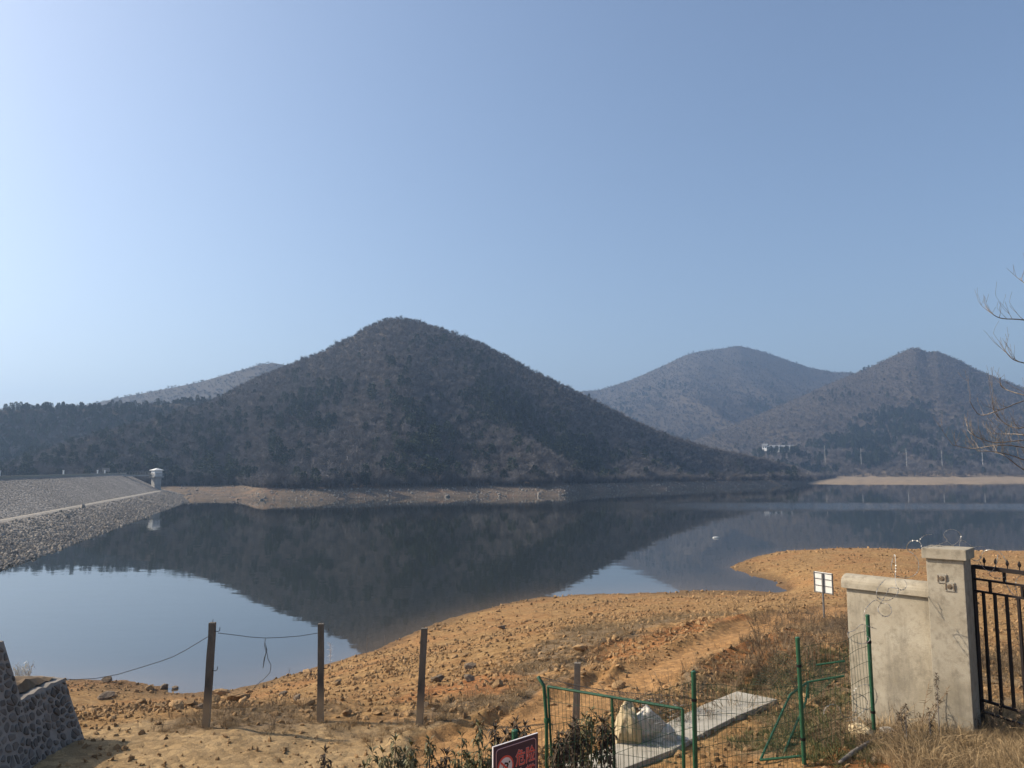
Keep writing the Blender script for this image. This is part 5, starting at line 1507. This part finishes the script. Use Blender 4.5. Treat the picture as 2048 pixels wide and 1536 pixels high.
scatter("green_grass", "olive green grass under the fallen mesh gate", "grass", P, np.stack([rng.normal(0, .15, m_), rng.normal(0, .15, m_), rng.uniform(0, 6.28, m_)], -1), np.repeat(s[:, None], 3, 1), rng.integers(0, 3, m_), GREEN)
P = ground_points(520, 14, near_set([(1580, 1248, 1.6), (1640, 1255, 1.8), (1690, 1260, 2.0), (1560, 1290, 1.0), (1540, 1360, .9), (1600, 1330, 1.0), (1680, 1290, 1.2), (1500, 1360, .8), (1290, 1440, .6), (1340, 1455, .5), (1370, 1440, .5), (1700, 1480, .5), (1960, 1320, 1.6), (1890, 1460, .7)]), 8, 26, 1.0)
m_ = len(P); s = rng.lognormal(math.log(.62), .3, m_)
scatter("dead_weeds", "brown dead weed stalks along the bank by the wall", "weeds", P, np.stack([rng.normal(0, .12, m_), rng.normal(0, .12, m_), rng.uniform(0, 6.28, m_)], -1), np.repeat(s[:, None], 3, 1), rng.integers(0, 4, m_), WEED)
P = ground_points(260, 15, dens_weed, 11, 20, 1.0); m_ = len(P); s = rng.lognormal(math.log(.5), .3, m_)
scatter("dead_weeds", "short brown weed stalks scattered on the shore slope", "weeds", P, np.stack([rng.normal(0, .2, m_), rng.normal(0, .2, m_), rng.uniform(0, 6.28, m_)], -1), np.repeat(s[:, None], 3, 1), rng.integers(0, 4, m_), WEED)

# ------------------------------------------------------------------ drooping-leaf shrubs in front
def leaf_add(mb, p, d, L, w, droop):
    d = d.normalized(); s = d.cross(Vector((0, 0, 1)))
    s = s.normalized() * w if s.length > .1 else Vector((w, 0, 0))
    up = s.cross(d).normalized()
    m = p + d * L * .5; t = p + d * L * .62 + (d * .38 + Vector((0, 0, -droop))).normalized() * L * .42
    mb.add([p, m + s + up * w * .5, t, m - s + up * w * .5, m], [(0, 4, 1), (1, 4, 2), (2, 4, 3), (3, 4, 0)])
def shrub(px, ptop, D, spread, label, seed, mat='leaf', nst=6, dens=26, leafL=.12, droop=1.2):
    r = random.Random(seed)
    b = at_y(px, ptop, D); zg = gz(b.x, D); h = max(b.z - zg, .25)
    e = empty("shrub", (b.x, D, zg - .03), label, "shrub", "drooping shrubs along the fence")
    ml = MB()
    for i in range(nst):
        a = r.uniform(0, 6.283); k = r.uniform(.55, 1.0) if i else 1.0; off = spread * r.uniform(.2, 1.0) if i else spread * .1
        pts = [Vector((0, 0, 0)), Vector((math.cos(a) * off * .35, math.sin(a) * off * .35, h * k * .5)), Vector((math.cos(a) * off * .8, math.sin(a) * off * .8, h * k * .85)), Vector((math.cos(a) * off, math.sin(a) * off, h * k))]
        MB().tube(pts, [.008, .006, .004, .002], 5).build("stem", M['bark'], e)
        for j in range(int(dens * 1.6)):
            t = r.uniform(.3, 1) ** .8 * 3; q = min(int(t), 2); p = pts[q].lerp(pts[q + 1], t - q)
            aa = r.uniform(0, 6.283); dd = Vector((math.cos(aa), math.sin(aa), r.uniform(-1.0, .5)))
            leaf_add(ml, p, dd, leafL * r.uniform(.6, 1.2), leafL * r.uniform(.10, .15), droop * r.uniform(.6, 1.4))
        for j in range(5):
            aa = r.uniform(0, 6.283); leaf_add(ml, pts[3], Vector((math.cos(aa) * .6, math.sin(aa) * .6, 1)), leafL * .8, leafL * .11, .2)
    q = ml.build("foliage", M[mat], e, fix=False); 
    return e
for a in ((648, 1500, 8.1, .16, "small dark leafy shrub alone on the beige path at the lower edge", 1, 'dead_leaf', 5, 24),
          (742, 1500, 8.2, .14, "low thin shrub between the lone shrub and the bushy one", 2, 'leaf', 4, 18),
          (790, 1478, 8.2, .22, "bushiest olive shrub with hanging leaves on the beige path", 3, 'leaf', 8, 30),
          (822, 1488, 8.1, .18, "olive shrub leaning on the bushiest one", 4, 'leaf', 6, 26),
          (860, 1478, 8.3, .07, "single upright leafy stem right of the bushiest shrub", 5, 'leaf', 2, 22),
          (888, 1503, 8.1, .16, "low sprawling shrub with sparse leaves left of the sign", 6, 'dead_leaf', 5, 16),
          (925, 1470, 8.3, .18, "shrub with dark hanging leaves nearest left of the sign", 7, 'leaf', 6, 26),
          (958, 1448, 8.6, .20, "tallest leafy shrub left of the warning sign", 8, 'leaf', 6, 30),
          (992, 1455, 8.8, .14, "reddish brown shrub just behind the sign's left corner", 9, 'dead_leaf', 5, 26),
          (1034, 1440, 9.2, .10, "dark spiky shrub behind the fat green sign post", 10, 'dead_leaf', 4, 30),
          (1052, 1448, 9.1, .12, "second dark spiky shrub behind the sign's right corner", 11, 'dead_leaf', 4, 26),
          (1120, 1470, 9.0, .20, "wilted dark shrub at the mesh gate's left stile", 12, 'dead_leaf', 7, 26),
          (1150, 1440, 9.3, .22, "wilted dark shrub inside the mesh gate by the pale post", 13, 'dead_leaf', 8, 24),
          (1180, 1420, 9.5, .24, "tall wilted shrub with drooping leaves inside the mesh gate", 14, 'leaf', 8, 28),
          (1200, 1440, 9.4, .16, "narrow wilted shrub left of the pale boulder", 15, 'dead_leaf', 5, 24)):
    shrub(*a)
# thin upright weeds by the wall
shrub(1872, 1345, 9.6, .03, "single thin dried plant standing before the pillar", 31, 'dead_leaf', 1, 46, .05, .3)
shrub(1810, 1408, 9.5, .10, "small dried plant at the rendered wall's foot", 32, 'dead_leaf', 3, 16, .06, .3)
shrub(1858, 1415, 9.5, .06, "short dried plant between wall and pillar", 33, 'dead_leaf', 2, 16, .05, .3)

# driftwood by the wall, twigs at the water line, dry stalk
pts = [G(1680, 1533), G(1708, 1512), G(1735, 1497), G(1752, 1488), G(1768, 1484)]
mb = MB(); mb.tube([p + Vector((0, 0, .04)) - pts[0] for p in pts], [.02, .03, .035, .03, .02], 7)
o = mb.build("branch", M['bark'], smooth=True); o.location = pts[0]; props(o, "dead grey branch lying on the orange earth below the green post", "branch")
for i, (px, y0, y1) in enumerate(((770, 1270, 1300), (732, 1270, 1313), (577, 1336, 1353))):
    p = G(px, y1 + 3); t_ = at_y(px + (-1, 2, 1)[i], y0, p.y); mb = MB(); v = t_ - p
    mb.tube([(0, 0, -.1), v * .5 + Vector((.02, 0, 0)), v], [.012, .010, .006], 5); mb.tube([v * .6, v * .6 + Vector((.12, 0, .2))], [.006, .003], 4)
    o = mb.build("dead_stick", M['bark']); o.location = p; props(o, ("dead stick standing in the shallows right of the middle post", "thin bent stick at the waterline by the middle post", "short stick in the shallows left of the middle post")[i], "stick")
p = G(661, 1338); e = empty("dry_stalk", p, "pale feathery dry stalk at the waterline beside the middle post", "plant")
mb = MB(); hh = at_y(661, 1287, p.y).z - p.z
mb.tube([(0, 0, -.05), (-.03, 0, hh * .5), (-.06, 0, hh)], [.012, .009, .004], 5); mb.build("stem", M['cement'], e)
mb = MB(); rr2 = random.Random(3)
for i in range(40):
    t_ = rr2.uniform(.3, 1); q_ = Vector((-.06 * t_, 0, hh * t_)); d = Vector((rr2.gauss(0, 1), rr2.gauss(0, .5), rr2.gauss(.8, .5))).normalized(); s_ = d.orthogonal().normalized() * .008
    mb.add([q_ - s_, q_ + s_, q_ + d * .2], [(0, 1, 2)])
mb.build("plume", M['cement'], e, fix=False)
p = at_y(44, 1352, 12.4); e = empty("plume_grass", (p.x, p.y, gz(p.x, p.y)), "white feathery plume grass behind the stone wall's step", "plant")
hh = at_y(44, 1335, 12.4).z - e.location.z; mb = MB()
for i in range(5): mb.tube([(0, 0, 0), (rr2.uniform(-.1, .1), 0, hh * .6), (rr2.uniform(-.15, .15), 0, hh * .95)], [.005, .004, .003], 4)
mb.build("stem", M['grass'], e); mb = MB()
for i in range(120):
    q_ = Vector((rr2.gauss(0, .07), rr2.gauss(0, .07), hh - .1 + rr2.gauss(0, .07))); d = Vector((rr2.gauss(0, .6), rr2.gauss(0, .6), 1)).normalized(); s_ = d.orthogonal().normalized() * .006
    mb.add([q_ - s_, q_ + s_, q_ + d * .12], [(0, 1, 2)])
mb.build("plume", M['white_panel'], e, fix=False)

# ------------------------------------------------------------------ bare tree reaching in from the right
TD = 21.0
tb = at_y(2215, 1230, TD); zg = gz(tb.x, TD)
tree = empty("bare_tree", (tb.x, TD, zg), "leafless tree reaching its curved twigs in from the picture's right edge", "tree")
t0 = Vector(tree.location)
tops = [Vector((0, 0, -.3)), Vector((-.1, .1, 2.2)), Vector((.05, .2, 4.2)), Vector((-.1, .1, 6.4)), Vector((-.3, .1, 9.0))]
MB().tube(tops, [.19, .15, .12, .08, .03], 10).build("trunk", M['bark'], tree, smooth=True)
r = random.Random(21)
tw = MB()
def twig(p, d, L, rad, lv):
    n = 5; pts = [p]; dd = d.normalized()
    for i in range(n):
        dd = (dd + Vector((r.gauss(0, .10), r.gauss(0, .10), .10 + r.gauss(0, .05)))).normalized(); pts.append(pts[-1] + dd * L / n)
    tw.tube(pts, [max(rad * (1 - .75 * i / n), .0035) for i in range(n + 1)], 4, False)
    if lv > 0:
        for i in range(r.randint(2, 4)):
            k = r.randint(1, n); a = (Vector((r.gauss(0, .5), r.gauss(0, .5), .75)) + dd * .55)
            twig(pts[k], a, L * r.uniform(.35, .65), rad * .55, lv - 1)
limbs = [[(2200, 700), (2100, 655), (2048, 640), (2005, 637), (1985, 628), (1970, 612)], [(2200, 640), (2120, 600), (2060, 575), (2040, 556)],
         [(2200, 790), (2110, 740), (2048, 726), (2025, 718), (2010, 702)], [(2200, 850), (2110, 800), (2048, 790), (2005, 775), (2000, 755)],
         [(2200, 880), (2100, 830), (2048, 855), (2015, 850), (1990, 825), (1985, 800)], [(2200, 870), (2110, 820), (2060, 800), (2000, 820), (1960, 830), (1940, 803)],
         [(2200, 940), (2120, 910), (2048, 895), (2000, 890), (1945, 897), (1906, 890)], [(2200, 930), (2120, 890), (2060, 880), (1990, 885), (1950, 872), (1935, 860)],
         [(2200, 960), (2120, 945), (2048, 920), (2020, 910), (1985, 903), (1955, 902)], [(2200, 930), (2100, 885), (2048, 870), (2010, 868), (1985, 868)], [(2200, 990), (2120, 975), (2048, 940), (2010, 912), (1990, 905)]]
for li, lm in enumerate(limbs):
    pts = smooth_path([at_y(a, b, TD + r.uniform(-.5, .5) + .25 * (li % 3 - 1)) - t0 for a, b in lm], 4)
    zc = pts[0].z; kk = [i for i in range(4) if tops[i].z <= zc <= tops[i + 1].z]
    i0 = kk[0] if kk else 3; st = tops[i0].lerp(tops[i0 + 1], (zc - tops[i0].z) / (tops[i0 + 1].z - tops[i0].z))
    pts = [st] + pts[1:]
    n = len(pts); MB().tube(pts, [.019 * (1 - .85 * i / n) + .004 for i in range(n)], 6).build("limb", M['bark'], tree, smooth=True)
    for k in range(3, n):
        if r.random() < .5:
            d = (pts[min(k + 1, n - 1)] - pts[k - 1]).normalized()
            twig(pts[k], d * .5 + Vector((r.gauss(-.15, .4), r.gauss(0, .4), r.uniform(.3, 1.0))), r.uniform(.3, .8), .008, 1)
q = tw.build("twigs", M['bark'], tree, fix=False); q["kind"] = "stuff"
